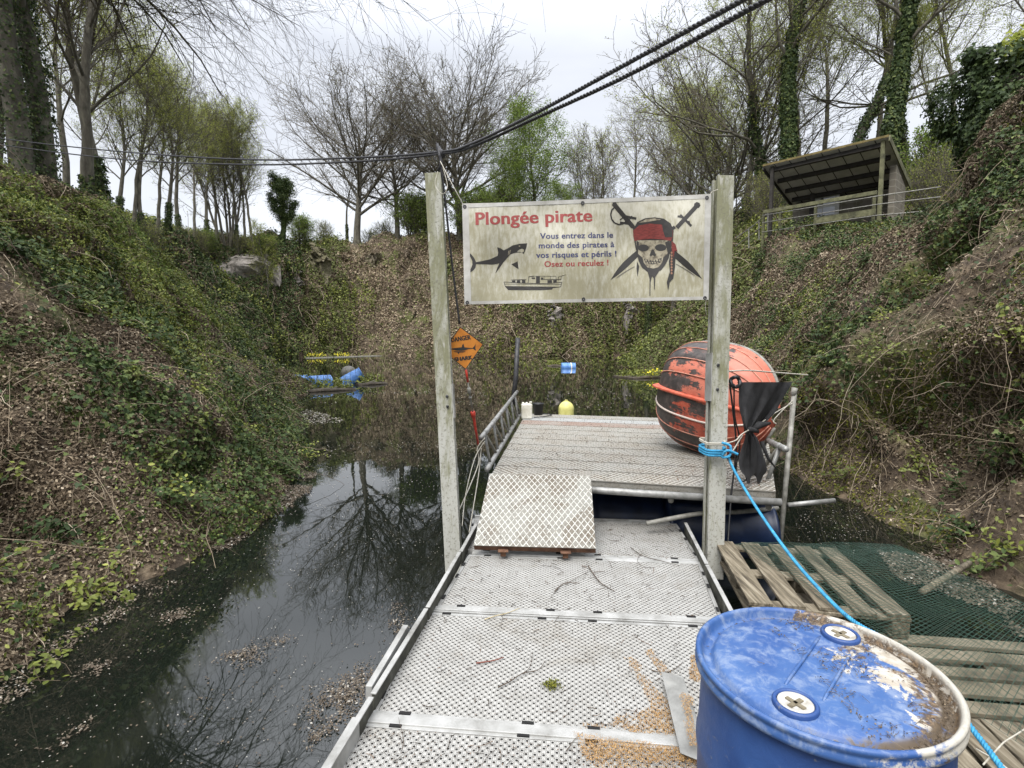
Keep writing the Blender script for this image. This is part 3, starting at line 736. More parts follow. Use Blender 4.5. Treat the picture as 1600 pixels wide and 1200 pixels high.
tree('multi', 925, 67, 16.5, 'vase-shaped many-stemmed tree above the banner', TC)
tree('ivymass', 972, 66, 8, 'dark ivied thicket left of the tall right wood', TC)
tree('bare', 1008, 60, 22, 'bare tree at the left edge of the tall right wood', TR)
tree('bare', 1042, 52, 22, 'leaning bare tree second in the tall right wood', TR, lean=(0, -.1))
tree('ash', 1080, 47, 22, 'pair of upright dark trunks above the banner corner', TR)
tree('oak_b', 1106, 45, 23, 'thick dark trunk left of the right post', TR)
tree('ash', 1154, 40, 22, 'thin straight trunk just right of the right post', TR)
tree('crook', 1187, 37, 22, 'trunk leaning left, rising beside the shelter', TR, lean=(0, -.08))
tree('ivied', 1212, 33, 23, 'stout trunk wrapped in ivy behind the left end of the shelter', TR)
tree('crook', 1292, 32, 20, 'twisting branchy tree straight behind the shelter roof', TR)
tree('ivied', 1362, 27, 21, 'ivy-covered trunk rising over the right end of the shelter', TR)
tree('ash_b', 1432, 27, 9, 'small bushy tree right of the shelter', TR)
tree('ivied', 1585, 17.5, 15, 'thick trunk in the top right corner behind the ivy mass', TR)
for i, (px, t_, h, k) in enumerate(sorted(((1030,66,20,'ash_b'),(1062,62,20,'ash_b'),(1130,56,21,'ash_b'),(1168,52,21,'bare'),(1235,46,21,'ash_b'),(1262,41,20,'ash_b'),(1345,36,19,'ash_b'),(1395,38,19,'crook'),(1465,34,17,'ash_b'),(1540,25,15,'ash_b'),(1630,22,15,'crook'),(985,74,17,'bare')))):
    tree(k, px, t_, h, 'leafing woodland tree standing back in the right wood, ' + ORD[i] + ' from the left', 'woodland trees of the right wood')
for i, (px, t_, h, k) in enumerate(sorted(((1170,34,3.5,'scrub'),(1195,30,3.5,'scrub'),(1430,22,3.2,'scrub'),(1470,19,3,'scrub'),(1130,42,5,'bush'),(1455,24,4,'bush'),(1080,50,5,'scrub')))):
    tree(k, px, t_, h, 'scrubby shrub on the crest of the right bank, ' + ORD[i] + ' from the left', 'shrubs on the right bank crest', name='bush', cat='bush')
for i, (px, t_, h, k) in enumerate(sorted(((250,50,3,'scrub'),(300,54,3,'scrub'),(340,58,3,'bush'),(390,60,3,'scrub'),(325,56,3,'scrub'),(425,62,3,'bush'),(185,44,4,'scrub'),(215,46,3,'bush')))):
    tree(k, px, t_, h, 'green shrub at the foot of the left wood, ' + ORD[i] + ' from the left', 'shrubs under the left wood', by=400, name='bush', cat='bush')

# ivy covered stump at the top of the right bank
st = thing('ivy_covered_stump', 'broad dead stump smothered in dark ivy at the top right', 'ivy stump', (9.35, 9.75, 4.6))
m = MB(); m.tube([(9.5,10,3.9),(9.45,9.9,5.4),(9.4,9.8,6.6)], [.7,.55,.5], 12); m.tube([(9.4,9.9,5.0),(10.6,10.2,6.5)], [.4,.2], 8); m.tube([(9.4,9.9,5.4),(8.7,9.7,6.5)], [.25,.12], 8)
m.build('trunk', M_BARK, st, smooth=True)
r = np.random.default_rng(77); n = 26000
a = r.uniform(0, 6.283, n); zz = r.uniform(0, 1, n) ** .75
cap = r.random(n) < .25
rad = (.55 + .72 * sstep(zz, .15, .7)) * np.where(cap, np.sqrt(r.random(n)), 1)
zz = np.where(cap, 1.0, zz)
P = np.stack([9.55 + rad * 1.15 * np.cos(a), 9.95 + rad * np.sin(a), 4.1 + 2.65 * zz], 1)
P += np.stack([fbm(P, 1.1, 3, 3), fbm(P, 1.1, 3, 13), .7 * fbm(P, 1.1, 3, 23)], 1) * .42 + r.normal(0, .05, (n, 3))
N = np.stack([np.cos(a), np.sin(a), np.where(cap, 2.0, .35)], 1); N /= np.linalg.norm(N, axis=1)[:, None]
cl = Cloud(); leaves(cl, P, N, .072, IVY, IVY_F, r, .55, r.random(n) * .7)
link('foliage', cl.mesh('foliage'), M_IVY, st)
m = 700; a = r.uniform(0, 6.283, m); rad = np.sqrt(r.random(m)) * .55
P = np.stack([9.1 + rad * np.cos(a), 9.6 + rad * np.sin(a), 6.8 + r.uniform(0, .35, m)], 1)
cl = Cloud(); leaves(cl, P, np.tile([0, 0, 1.], (m, 1)), .11, IVY, IVY_F, r, .5); link('fresh_shoots', cl.mesh('fresh_shoots'), M_LEAFY, st)

# ================================================================ MATERIALS OF THE MAN-MADE THINGS
def math_node(t, op, a, b=None, c=None, clamp=False):
    n = t.nodes.new('ShaderNodeMath'); n.operation = op; n.use_clamp = clamp
    for i, v in enumerate((a, b, c)):
        if v is None: continue
        if isinstance(v, (int, float)): n.inputs[i].default_value = v
        else: t.links.new(v, n.inputs[i])
    return n.outputs[0]
def mixc(t, fac, a, b):
    n = t.nodes.new('ShaderNodeMix'); n.data_type = 'RGBA'
    for key, v in (('Factor', fac), ('A', a), ('B', b)):
        if isinstance(v, (int, float)): n.inputs[key].default_value = v
        elif isinstance(v, tuple): n.inputs[key].default_value = (*v, 1)
        else: t.links.new(v, n.inputs[key])
    return n.outputs['Result']
def noise(t, vec, scale, det=6, rough=.6, dist=.3):
    n = t.nodes.new('ShaderNodeTexNoise'); n.inputs['Scale'].default_value = scale; n.inputs['Detail'].default_value = det
    n.inputs['Roughness'].default_value = rough; n.inputs['Distortion'].default_value = dist
    t.links.new(vec, n.inputs['Vector']); return n.outputs['Fac']
def step(t, v, a, b):
    n = t.nodes.new('ShaderNodeMapRange'); n.interpolation_type = 'SMOOTHSTEP'
    n.inputs['From Min'].default_value = a; n.inputs['From Max'].default_value = b
    t.links.new(v, n.inputs['Value']); return n.outputs['Result']
def lattice(t, uv, sx, sy, ox=0.0, oy=0.0):
    """distance (in cells) to the nearest point of a rectangular lattice"""
    s = t.nodes.new('ShaderNodeSeparateXYZ'); t.links.new(uv, s.inputs[0])
    ax = math_node(t, 'SUBTRACT', math_node(t, 'FRACT', math_node(t, 'ADD', math_node(t, 'DIVIDE', s.outputs[0], sx), 50 + ox)), .5)
    ay = math_node(t, 'SUBTRACT', math_node(t, 'FRACT', math_node(t, 'ADD', math_node(t, 'DIVIDE', s.outputs[1], sy), 50 + oy)), .5)
    ay = math_node(t, 'MULTIPLY', ay, sy / sx)
    return math_node(t, 'SQRT', math_node(t, 'ADD', math_node(t, 'MULTIPLY', ax, ax), math_node(t, 'MULTIPLY', ay, ay)))

# perforated aluminium tread: ringed holes in staggered rows with small studs between
m, t, b = new_mat('perforated_tread')
uvn = t.nodes.new('ShaderNodeUVMap').outputs[0]; oc = t.nodes.new('ShaderNodeTexCoord').outputs['Object']
PX, PY = .034, .034
d1 = lattice(t, uvn, PX, PY); d2 = lattice(t, uvn, PX, PY, .5, .5)
dm = math_node(t, 'MINIMUM', d1, d2)
d3 = math_node(t, 'MINIMUM', lattice(t, uvn, PX, PY, .5, 0), lattice(t, uvn, PX, PY, 0, .5))
hole = math_node(t, 'SUBTRACT', 1.0, step(t, dm, .13, .17))
ring = math_node(t, 'MULTIPLY', step(t, dm, .17, .21), math_node(t, 'SUBTRACT', 1.0, step(t, dm, .24, .30)))
groove = math_node(t, 'MULTIPLY', step(t, dm, .26, .29), math_node(t, 'SUBTRACT', 1.0, step(t, dm, .31, .35)))
stud = math_node(t, 'SUBTRACT', 1.0, step(t, d3, .035, .06))
base = mixc(t, noise(t, oc, 9, 8), (.31,.305,.285), (.53,.525,.50))
dirt = step(t, noise(t, oc, 2.6, 10, .7, .8), .50, .72)
fine = step(t, noise(t, oc, 38, 6, .7), .58, .66)
spk = math_node(t, 'MULTIPLY', fine, math_node(t, 'ADD', .22, math_node(t, 'MULTIPLY', dirt, .78)))
base = mixc(t, math_node(t, 'MULTIPLY', dirt, .5), base, (.25,.22,.17))
base = mixc(t, spk, base, (.09,.07,.045))
base = mixc(t, math_node(t, 'MULTIPLY', groove, .85), base, (.10,.095,.085))
base = mixc(t, math_node(t, 'MULTIPLY', stud, .4), base, (.06,.055,.05))
base = mixc(t, hole, base, (.012,.011,.010))
t.links.new(base, b.inputs['Base Color']); b.inputs['Roughness'].default_value = .55; b.inputs['Metallic'].default_value = .15
hgt = math_node(t, 'SUBTRACT', math_node(t, 'ADD', ring, math_node(t, 'MULTIPLY', stud, -.3)), math_node(t, 'MULTIPLY', hole, 2.0))
bp = t.nodes.new('ShaderNodeBump'); bp.inputs['Strength'].default_value = .7; bp.inputs['Distance'].default_value = .003
t.links.new(hgt, bp.inputs['Height']); t.links.new(bp.outputs[0], b.inputs['Normal'])
M_PERF = m

def mesh_lines(name, cell, w, hi, lo, ang=45, skew=1.0, dirtcol=(.13,.11,.08), rough=.6, stops=(.45,.7)):
    """plate with raised crossing ribs"""
    m, t, b = new_mat(name)
    uvn = t.nodes.new('ShaderNodeUVMap').outputs[0]; oc = t.nodes.new('ShaderNodeTexCoord').outputs['Object']
    mp = t.nodes.new('ShaderNodeMapping'); mp.inputs['Rotation'].default_value = (0, 0, math.radians(ang)); mp.inputs['Scale'].default_value = (1, skew, 1)
    mp.vector_type = 'TEXTURE' if False else 'POINT'
    mp2 = t.nodes.new('ShaderNodeMapping'); mp2.inputs['Scale'].default_value = (1, skew, 1); mp.inputs['Scale'].default_value = (1, 1, 1)
    t.links.new(uvn, mp2.inputs[0]); t.links.new(mp2.outputs[0], mp.inputs[0])
    s = t.nodes.new('ShaderNodeSeparateXYZ'); t.links.new(mp.outputs[0], s.inputs[0])
    def line(o):
        f = math_node(t, 'ABSOLUTE', math_node(t, 'SUBTRACT', math_node(t, 'FRACT', math_node(t, 'ADD', math_node(t, 'DIVIDE', o, cell), 50.0)), .5))
        return math_node(t, 'SUBTRACT', 1.0, step(t, f, w * .6, w * 1.4))
    l = math_node(t, 'MAXIMUM', line(s.outputs[0]), line(s.outputs[1]))
    n = noise(t, oc, 3.2, 9, .7, .6); n2 = noise(t, oc, 45, 5, .7)
    low = mixc(t, step(t, n, *stops), lo, dirtcol)
    wear = math_node(t, 'MULTIPLY', l, step(t, n2, .30, .52))
    col = mixc(t, wear, low, hi)
    col = mixc(t, math_node(t, 'MULTIPLY', step(t, n, .60, .78), .55), col, dirtcol)
    t.links.new(col, b.inputs['Base Color']); b.inputs['Roughness'].default_value = rough; b.inputs['Metallic'].default_value = .15
    bp = t.nodes.new('ShaderNodeBump'); bp.inputs['Strength'].default_value = .6; bp.inputs['Distance'].default_value = .003
    t.links.new(l, bp.inputs['Height']); t.links.new(bp.outputs[0], b.inputs['Normal'])
    return m
M_DIAM = mesh_lines('diamond_tread', .034, .075, (.50,.50,.465), (.20,.195,.17), 45, .8, (.11,.09,.065), .6, (.42,.62))
M_SCAF = mesh_lines('scaffold_tread', .040, .13, (.42,.41,.37), (.17,.163,.142), 38, .75, (.12,.095,.065), .75, (.4, .62))
M_SCAF_R = mesh_lines('scaffold_tread_rusty', .034, .10, (.43,.40,.36), (.18,.155,.13), 38, .75, (.15,.07,.04), .75, (.35, .6))
M_SCAF_L = mesh_lines('scaffold_tread_pale', .034, .10, (.48,.49,.48), (.24,.24,.23), 38, .75, (.15,.12,.09), .7, (.5, .75))
M_ALU = worn('weathered_aluminium', [(.25, (.17,.165,.15)), (.5, (.36,.36,.345)), (.75, (.50,.50,.49))], 7, .5, .3, bump=.15)
M_ALU_D = worn('dirty_aluminium', [(.25, (.10,.095,.08)), (.5, (.27,.26,.23)), (.8, (.46,.45,.42))], 9, .6, .3, bump=.2)
M_TUBE = worn('galvanised_tube', [(.3, (.13,.13,.12)), (.55, (.28,.28,.27)), (.8, (.40,.40,.385))], 14, .5, .35, bump=.15)
M_TUBE_D = worn('old_grey_tube', [(.3, (.12,.115,.10)), (.55, (.24,.235,.21)), (.8, (.36,.35,.33))], 14, .65, .2, bump=.2)
M_RUST = worn('rusty_steel', [(.3, (.045,.022,.014)), (.55, (.12,.058,.032)), (.8, (.22,.13,.085))], 16, .85, bump=.4)
M_DARKM = worn('dark_metal', [(.3, (.02,.02,.022)), (.7, (.07,.07,.075))], 14, .5, .3)
M_BLACK = plain('black_rubber', (.016,.016,.018), .45)
M_SLOT = plain('slot_dark', (.008,.008,.008), .9)
M_WIRE = plain('green_netting', (.022,.055,.038), .5)
def post_material():
    m, t, b = new_mat('mossy_post')
    oc = t.nodes.new('ShaderNodeTexCoord').outputs['Object']
    mp = t.nodes.new('ShaderNodeMapping'); mp.inputs['Scale'].default_value = (6, 6, 1.2); t.links.new(oc, mp.inputs[0])
    n = noise(t, mp.outputs[0], 2.0, 9, .7, .3); n2 = noise(t, oc, 48, 6, .75, 0)
    sp = t.nodes.new('ShaderNodeSeparateXYZ'); t.links.new(oc, sp.inputs[0])
    up = math_node(t, 'MULTIPLY', step(t, sp.outputs[2], .6, 2.6), .14)
    c = mixc(t, step(t, math_node(t, 'ADD', n, up), .46, .70), (.37,.37,.335), (.17,.17,.10))
    c = mixc(t, math_node(t, 'MULTIPLY', step(t, n2, .52, .62), .7), c, (.12,.115,.085))
    c = mixc(t, math_node(t, 'MULTIPLY', step(t, noise(t, mp.outputs[0], 5.5, 5), .60, .70), .6), c, (.43,.42,.385))
    t.links.new(c, b.inputs['Base Color']); b.inputs['Roughness'].default_value = .75
    return m
M_POST = post_material()
M_WOOD = worn('weathered_pallet_wood', [(.28, (.03,.025,.018)), (.42, (.10,.082,.055)), (.55, (.20,.17,.12)), (.72, (.31,.275,.21))], 9, .85, bump=.6, stretch=(5, .35, 4), bdist=.006, distort=.02, rotz=-.17)
M_WOOD_G = worn('algae_wood', [(.3, (.045,.038,.026)), (.5, (.16,.138,.095)), (.75, (.29,.255,.19))], 4, .85, bump=.4)

# ================================================================ FLOATING WALKWAY
DZ = .30
def dk(px, py, z=DZ): return on_z(px, py, z)
wk = thing('floating_walkway', 'pale perforated metal walkway leading out over the water', 'walkway', (.3, 2.2, 0))
def uvquad(c):
    a = [Vector(p) for p in c]; o = a[0]; ex = (a[1] - a[0]).normalized(); ey = Vector((-ex.y, ex.x, 0))
    return [((p - o).dot(ex), (p - o).dot(ey)) for p in a]
panels = [((735,858),(1088,874),(1054,820),(742,812)), ((690,945),(1122,965),(1090,882),(736,869)),
          ((592,1110),(1196,1158),(1130,984),(664,960)), ((480,1278),(1290,1345),(1206,1184),(572,1136))]
PB = []
for q in panels:
    c = [dk(*p) for p in q]; PB.append(c)
    mb = MB(); mb.slab(c, .025, uvquad(c)); mb.build('tread_panel', M_PERF, wk)
    # black clips in the frame slots
    for e0, e1, n in ((c[3], c[2], 4), (c[0], c[1], 4), (c[0], c[3], 3), (c[1], c[2], 3)):
        for k in range(n):
            f = (k + .5) / n + (.03 if k % 2 else -.05); p = e0.lerp(e1, f); d = (e1 - e0).normalized(); nn = Vector((-d.y, d.x, 0))
            cen = sum(c, Vector()) / 4; s = 1 if (p - cen).dot(nn) > 0 else -1
            p = p + nn * s * .012
            R = Matrix((d, nn, Vector((0, 0, 1)))).transposed(); mb = MB(); mb.box(p + Vector((0, 0, .004)), (.05, .016, .01), R); mb.build('clip', M_SLOT, wk)
# frame round each panel, cross beams and side rails
def ext(a, b, s): return a + (a - b).normalized() * s
for i, c in enumerate(PB):
    mb = MB(); w = .022
    cen = sum(c, Vector()) / 4
    for k in range(4):
        a, b_ = c[k], c[(k+1) % 4]; d = (b_ - a).normalized(); nn = Vector((-d.y, d.x, 0)); s = 1 if (a - cen).dot(nn) > 0 else -1
        o = nn * s * (w / 2 + .002)
        mb.beam(a + o - d * (w if k % 2 == 0 else 0) + Vector((0,0,-.012)), b_ + o + d * (w if k % 2 == 0 else 0) + Vector((0,0,-.012)), w, .03)
        if k == 2 or k == 0:
            o2 = nn * s * (w * 1.5 + .008); mb.beam(a + o2 + Vector((0,0,-.010)), b_ + o2 + Vector((0,0,-.010)), .010, .03)
    mb.build('panel_frame', M_ALU, wk, bevel=.002)
def crossb(q, w=.05, dz=.012):
    a, b_ = dk(*q[0]), dk(*q[1]); mb = MB(); mb.beam(a + Vector((0,0,dz-.05)), b_ + Vector((0,0,dz-.05)), w, .10); return mb.build('cross_beam', M_ALU, wk, bevel=.003)
crossb(((738,863),(1096,880)), .035, .006); crossb(((672,950),(1140,973)), .040, .006); crossb(((560,1122),(1205,1172)), .055, .010); crossb(((742,806),(1056,815)), .03, .006)
def rail(pts, w, h, top, name='side_rail', mat=M_ALU):
    mb = MB()
    for a, b_ in zip(pts[:-1], pts[1:]):
        A, B = on_z(*a, top), on_z(*b_, top); mb.beam(A - Vector((0,0,h/2)), B - Vector((0,0,h/2)), w, h)
    return mb.build(name, mat, wk, bevel=.003)
M_GRIME_SHADE = worn('grimy_shaded_channel', [(.3,(.02,.02,.016)),(.55,(.07,.07,.055)),(.8,(.20,.20,.18))], 9, .8)  # algae grime, with the shade of the rails' inner faces painted in
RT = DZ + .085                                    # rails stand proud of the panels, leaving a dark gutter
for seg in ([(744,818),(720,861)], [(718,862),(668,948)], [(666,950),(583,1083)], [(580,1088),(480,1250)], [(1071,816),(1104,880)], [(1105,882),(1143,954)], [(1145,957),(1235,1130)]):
    rail(seg, .014, .10, RT - .006, 'side_rail', M_GRIME_SHADE); rail(seg, .026, .008, RT + .003, 'rail_cap', M_ALU)
rail([(634,976),(576,1072)], .030, .16, RT + .004, 'side_rail', M_ALU); rail([(556,1120),(470,1262)], .030, .16, RT + .004, 'side_rail', M_ALU)
mb = MB()                                        # sealed floats below the frame
for c in PB:
    q = [c[0].lerp(c[2], .04), c[1].lerp(c[3], .04), c[2].lerp(c[0], .04), c[3].lerp(c[1], .04)]
    mb.slab([p + Vector((0,0,-.07)) for p in q], .34)
mb.build('float', plain('dark_float', (.02,.022,.025), .6), wk)

# ================================================================ RAMP PLATE
pl = thing('ramp_plate', 'dirty diamond-tread plate bridging up from the walkway to the platform', 'ramp plate', tuple(dk(835, 850, .36)))
A, B = on_z(740, 852, .395), on_z(931, 857, .395); D_b, C_b = on_z(765, 740, .775), on_z(923, 744, .775)
mid = lambda a, b_, z: a.lerp(b_, .5) + Vector((0, 0, z))
mb = MB(); c = [A, B, C_b, D_b]; mb.slab(c, .006, uvquad(c)); mb.build('tread_plate', M_DIAM, pl)
mb = MB()
ex = (B - A).normalized(); ey = (D_b - A).normalized(); up = ex.cross(ey).normalized()
mb.beam(A - up * .032 + ey * .012, B - up * .032 + ey * .012, .022, .048, up); mb.beam(D_b - up * .03 - ey * .02, C_b - up * .03 - ey * .02, .03, .045, up)
for f in (.03, .5, .97): mb.beam(A.lerp(B, f) - up * .032 + ey * .03, D_b.lerp(C_b, f) - up * .032 - ey * .04, .03, .045, up)
mb.build('edge_frame', M_RUST, pl, bevel=.002)
for f in (.245, .755):
    p = A.lerp(B, f); mb = MB(); mb.box(p + Vector((0, -.012, -.030)), (.075, .05, .008)); mb.box(p + Vector((0, -.005, -.052)), (.04, .022, .045)); mb.build('skid', M_RUST, pl, bevel=.002)

# ================================================================ FLOATING PLATFORM
PZ = .70
pf = thing('floating_platform', 'wide work platform of old scaffold boards at the end of the walkway', 'platform', tuple(on_z(980, 700, 0)))
L0, L1 = on_z(768, 741, PZ), on_z(822, 646, PZ)
R0, R1 = on_z(1212, 768, PZ), on_z(1196, 658, PZ)
nb = 11
mats = [M_SCAF, M_SCAF, M_SCAF, M_SCAF, M_SCAF, M_SCAF, M_SCAF, M_SCAF, M_SCAF_R, M_SCAF_L, M_SCAF, M_SCAF_R, M_SCAF_L]
for k in range(nb):
    f0, f1 = k / nb, (k + 1) / nb - .004
    c = [L0.lerp(L1, f0), R0.lerp(R1, f0), R0.lerp(R1, f1), L0.lerp(L1, f1)]
    dzz = .004 * ((k * 7) % 3 - 1) * .5
    c = [p + Vector((0, 0, dzz)) for p in c]
    mb = MB(); mb.slab(c, .05, uvquad(c))
    if k % 3 == 0: mb.beam(c[0] + Vector((0,0,.001)), c[1] + Vector((0,0,.001)), .012, .008)
    mb.build('deck_board', mats[k], pf)
mb = MB(); a, b_ = on_z(915, 752, PZ - .06), on_z(1205, 774, PZ - .06); d = (b_ - a).normalized()
mb.tube([L0 + Vector((0,-.03,-.075)), R0 + Vector((0,-.03,-.075)) + d * .03], .030, 12); mb.build('edge_tube', M_TUBE, pf, smooth=True)
mb = MB()
for f in (.02, .33, .66, .98): mb.tube([L0.lerp(R0, f) + Vector((0,0,-.13)), L1.lerp(R1, f) + Vector((0,0,-.13))], .024, 8)
mb.tube([L1 + Vector((0,0,-.13)), R1 + Vector((0,0,-.13))], .024, 8); mb.build('under_frame', M_TUBE_D, pf, smooth=True)

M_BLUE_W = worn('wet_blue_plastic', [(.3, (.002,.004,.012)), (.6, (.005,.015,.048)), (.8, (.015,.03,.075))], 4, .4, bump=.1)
def barrel_mb(Lh, R, axis, c, n=28):
    prof = [(0, 0), (R*.90, 0), (R*.97, .004), (R, .015), (R, .035), (R*.955, .05), (R*.97, Lh*.12), (R*.985, Lh*.30), (R*1.0, Lh*.33), (R*1.0, Lh*.36), (R*.985, Lh*.39),
            (R*.99, Lh*.5), (R*.985, Lh*.61), (R*1.0, Lh*.64), (R*1.0, Lh*.67), (R*.985, Lh*.70), (R*.97, Lh*.88), (R*.955, Lh-.05), (R, Lh-.035), (R, Lh-.015), (R*.97, Lh-.004), (R*.90, Lh), (0, Lh)]
    ax = Vector(axis).normalized(); q = Vector((0, 0, 1)).rotation_difference(ax).to_matrix()
    mb = MB(); mb.lathe(prof, Vector(c) - ax * Lh / 2, n, q, cap=False); return mb
for x_, y_, lab in ((0.35, .45, 'dark blue float barrel in the shade below the ramp side of the platform'), (.62, .35, 'dark blue float barrel beneath the middle of the platform front'),
                    (.90, .2, 'blue float barrel beneath the right front corner of the platform')):
    p = L0.lerp(R0, x_) + Vector((0, y_ + .35, 0)); p.z = .17
    o = barrel_mb(.93, .29, (1, -.08, 0), p).build('float_barrel', M_BLUE_W, loc=tuple(p), smooth=True)
    tag(o, lab, 'barrel', 'barrels floating the platform')
# ---- lattice girders standing on both sides
def girder(name, label, bot, top, n, rc=.028, rr=.016):
    g = thing(name, label, 'girder', tuple(bot[0]))
    mb = MB(); mb.tube(bot, rc, 10); mb.build('bottom_chord', M_TUBE, g, smooth=True)
    mb = MB(); mb.tube(top, rc, 10)
    for f in (.22, .45, .68, .9): p = top[0].lerp(top[1], f); d = (top[1] - top[0]).normalized(); mb.tube([p - d * .02, p + d * .02], rc * 1.12, 10)
    mb.build('top_chord', M_TUBE, g, smooth=True)
    for k in range(n):
        f = (k + .35) / n; f2 = min((k + 1.15) / n, .99)
        mb = MB(); mb.tube([bot[0].lerp(bot[1], f), top[0].lerp(top[1], f)], rr, 8); mb.build('upright', M_TUBE, g, smooth=True)
        mb = MB(); mb.tube([top[0].lerp(top[1], f), bot[0].lerp(bot[1], f2)], rr, 8); mb.build('diagonal', M_TUBE_D, g, smooth=True)
    return g
b0, b1 = on_z(761, 734, PZ + .02), on_z(813, 648, PZ + .02)
girder('lattice_girder', 'grey lattice girder standing as a rail along the left side of the platform', [b0, b1], [on_y(752, 684, b0.y), on_y(808, 612, b1.y)], 6, .024, .013)
b0, b1 = on_z(1203, 768, PZ - .05), at(1168, 732, 5.6)
girder('lattice_girder', 'mossy lattice girder leaning off the right side of the platform', [b0, b1], [at(1228, 702, b0.y), at(1186, 682, 5.7)], 2, .026, .018)

# ================================================================ POSTS
def ibeam(name, label, top, bot, t_, wpx, splice, side):
    """H-section post: flanges face the camera, web between; ends at the two points"""
    T, Bp = at(*top, t_), at(*bot, t_)
    p = thing(name, label, 'post', tuple(Bp))
    z = (T - Bp).normalized(); x = Vector((1, 0, 0)); x = (x - z * x.dot(z)).normalized(); y = z.cross(x)
    R = Matrix((x, y, z)).transposed(); Ln = (T - Bp).length; c = (T + Bp) / 2; w = wpx / FPX * t_
    mb = MB(); mb.box(c, (w, .012, Ln), R); mb.box(c + y * .055, (.010, .098, Ln - .002), R); mb.box(c + y * .110, (w, .012, Ln), R)
    mb.box(c + x * side * (w / 2 - .006) + y * .016, (.010, .020, Ln - .004), R); mb.box(c + x * side * (w / 2 - .006) + y * .094, (.010, .020, Ln - .004), R)
    mb.build('beam', M_POST, p, bevel=.002)
    s0, s1 = splice; c2 = T.lerp(Bp, (s0 + s1) / 2) + x * side * (w / 2 + .004) + y * .06
    mb = MB(); mb.box(c2, (.006, .13, Ln * (s1 - s0)), R); mb.build('splice_plate', M_ALU, p, bevel=.001)
    for f in (s0 + .03, s1 - .03):
        for k in (0,):
            q = T.lerp(Bp, f) + x * side * w * .18 - y * .010
            mb = MB(); Rq = Matrix((x, z, -y)).transposed(); mb.lathe([(0, -.002), (.012, -.002), (.012, .006), (.007, .009), (.007, .016), (0, .016)], q, 6, Rq, False); mb.build('bolt', M_DARKM, p)
    return p, T, Bp, x
POSTL = ibeam('mooring_post', 'mossy grey H-section post left of the banner', (676, 270), (709, 905), 4.25, 25, (.52, .605), 1)
POSTR = ibeam('mooring_post', 'mossy grey H-section post right of the banner, bound with blue rope', (1134, 274), (1117, 905), 4.05, 26, (.44, .56), -1)

# ================================================================ BANNER
BY = 4.05
BC = [Vector(p) for p in ((722,318,0),(1110,303,0),(1106,468,0),(727,476,0))]
def bwave(px, py):
    return .015 * math.sin(px * .038 + py * .02) + .009 * math.sin(px * .021 - py * .05) + .004 * math.sin(px * .10 + py * .03)
def bpt(px, py, off=0.0): return on_y(px, py, BY - off + bwave(px, py))
def crop(x, y): return (700 + x / 3.721, 290 + y / 3.72)
def banner_mat():
    m, t, b = new_mat('dirty_vinyl')
    oc = t.nodes.new('ShaderNodeTexCoord').outputs['Object']
    mp = t.nodes.new('ShaderNodeMapping'); mp.inputs['Scale'].default_value = (16, 1, 5); t.links.new(oc, mp.inputs[0])
    n = noise(t, mp.outputs[0], 2.2, 8, .7, .2); n2 = noise(t, oc, 3.2, 5)
    sp = t.nodes.new('ShaderNodeSeparateXYZ'); t.links.new(oc, sp.inputs[0])
    low = math_node(t, 'SUBTRACT', .12, math_node(t, 'MULTIPLY', sp.outputs[2], .28))
    v = math_node(t, 'ADD', n, math_node(t, 'ADD', math_node(t, 'MULTIPLY', math_node(t, 'SUBTRACT', n2, .5), .6), low))
    c = mixc(t, step(t, v, .40, .80), (.48,.465,.39), (.29,.27,.18))
    c = mixc(t, math_node(t, 'MULTIPLY', step(t, noise(t, mp.outputs[0], 9, 4), .60, .70), .35), c, (.19,.16,.10))
    t.links.new(c, b.inputs['Base Color']); b.inputs['Roughness'].default_value = .55
    return m
M_VINYL = banner_mat()
M_HEM = worn('white_hem', [(.3, (.32,.31,.28)), (.7, (.47,.465,.44))], 12, .6, bump=0)
bn = thing('banner', 'dirty cream banner with red title, shark, boat and skull, hung between the two posts', 'banner', tuple(on_y(915, 390, BY)))
def quadsurf(corners, nu, nv, off, th):
    mb = MB()
    def P(u, v, o):
        a = corners[0].lerp(corners[1], u); c = corners[3].lerp(corners[2], u); q = a.lerp(c, v); q.y += (2.0 * math.sin(math.pi * u) * (1 - v) if corners is BC else 0)
        return bpt(q.x, q.y, off + o)
    for o in (th / 2, -th / 2):
        mb.add([P(i / nu, j / nv, o) for j in range(nv + 1) for i in range(nu + 1)],
               [(j*(nu+1)+i, j*(nu+1)+i+1, (j+1)*(nu+1)+i+1, (j+1)*(nu+1)+i)[:: (1 if o > 0 else -1)] for j in range(nv) for i in range(nu)])
    return mb
quadsurf(BC, 60, 26, 0, .0016).build('sheet', M_VINYL, bn, smooth=True)
def C3(a, b_): return Vector((*crop(a, b_), 0))
mb = MB()
for q in (((82,104),(118,103),(136,690),(96,692)), ((1495,52),(1531,50),(1515,664),(1484,666)), ((120,106),(1494,52),(1494,76),(120,128)), ((136,672),(1484,645),(1484,664),(136,690))):
    k = quadsurf([C3(*p) for p in q], 24, 20, .0030 if q[0][0] != 778 else .0022, .0006); mb.add(k.v, k.f)
mb.build('hem', M_HEM, bn, smooth=True)
for p in ((97,122),(783,101),(1506,70),(112,680),(788,660),(1494,653)):
    c3 = bpt(*crop(*p), .006); R = Matrix(((1,0,0),(0,0,1),(0,-1,0))).transposed()
    mb = MB(); mb.lathe([(.006,-.003),(.013,-.003),(.014,0),(.013,.002),(.006,.002)], c3, 14, R, False); mb.build('grommet', M_DARKM, bn)

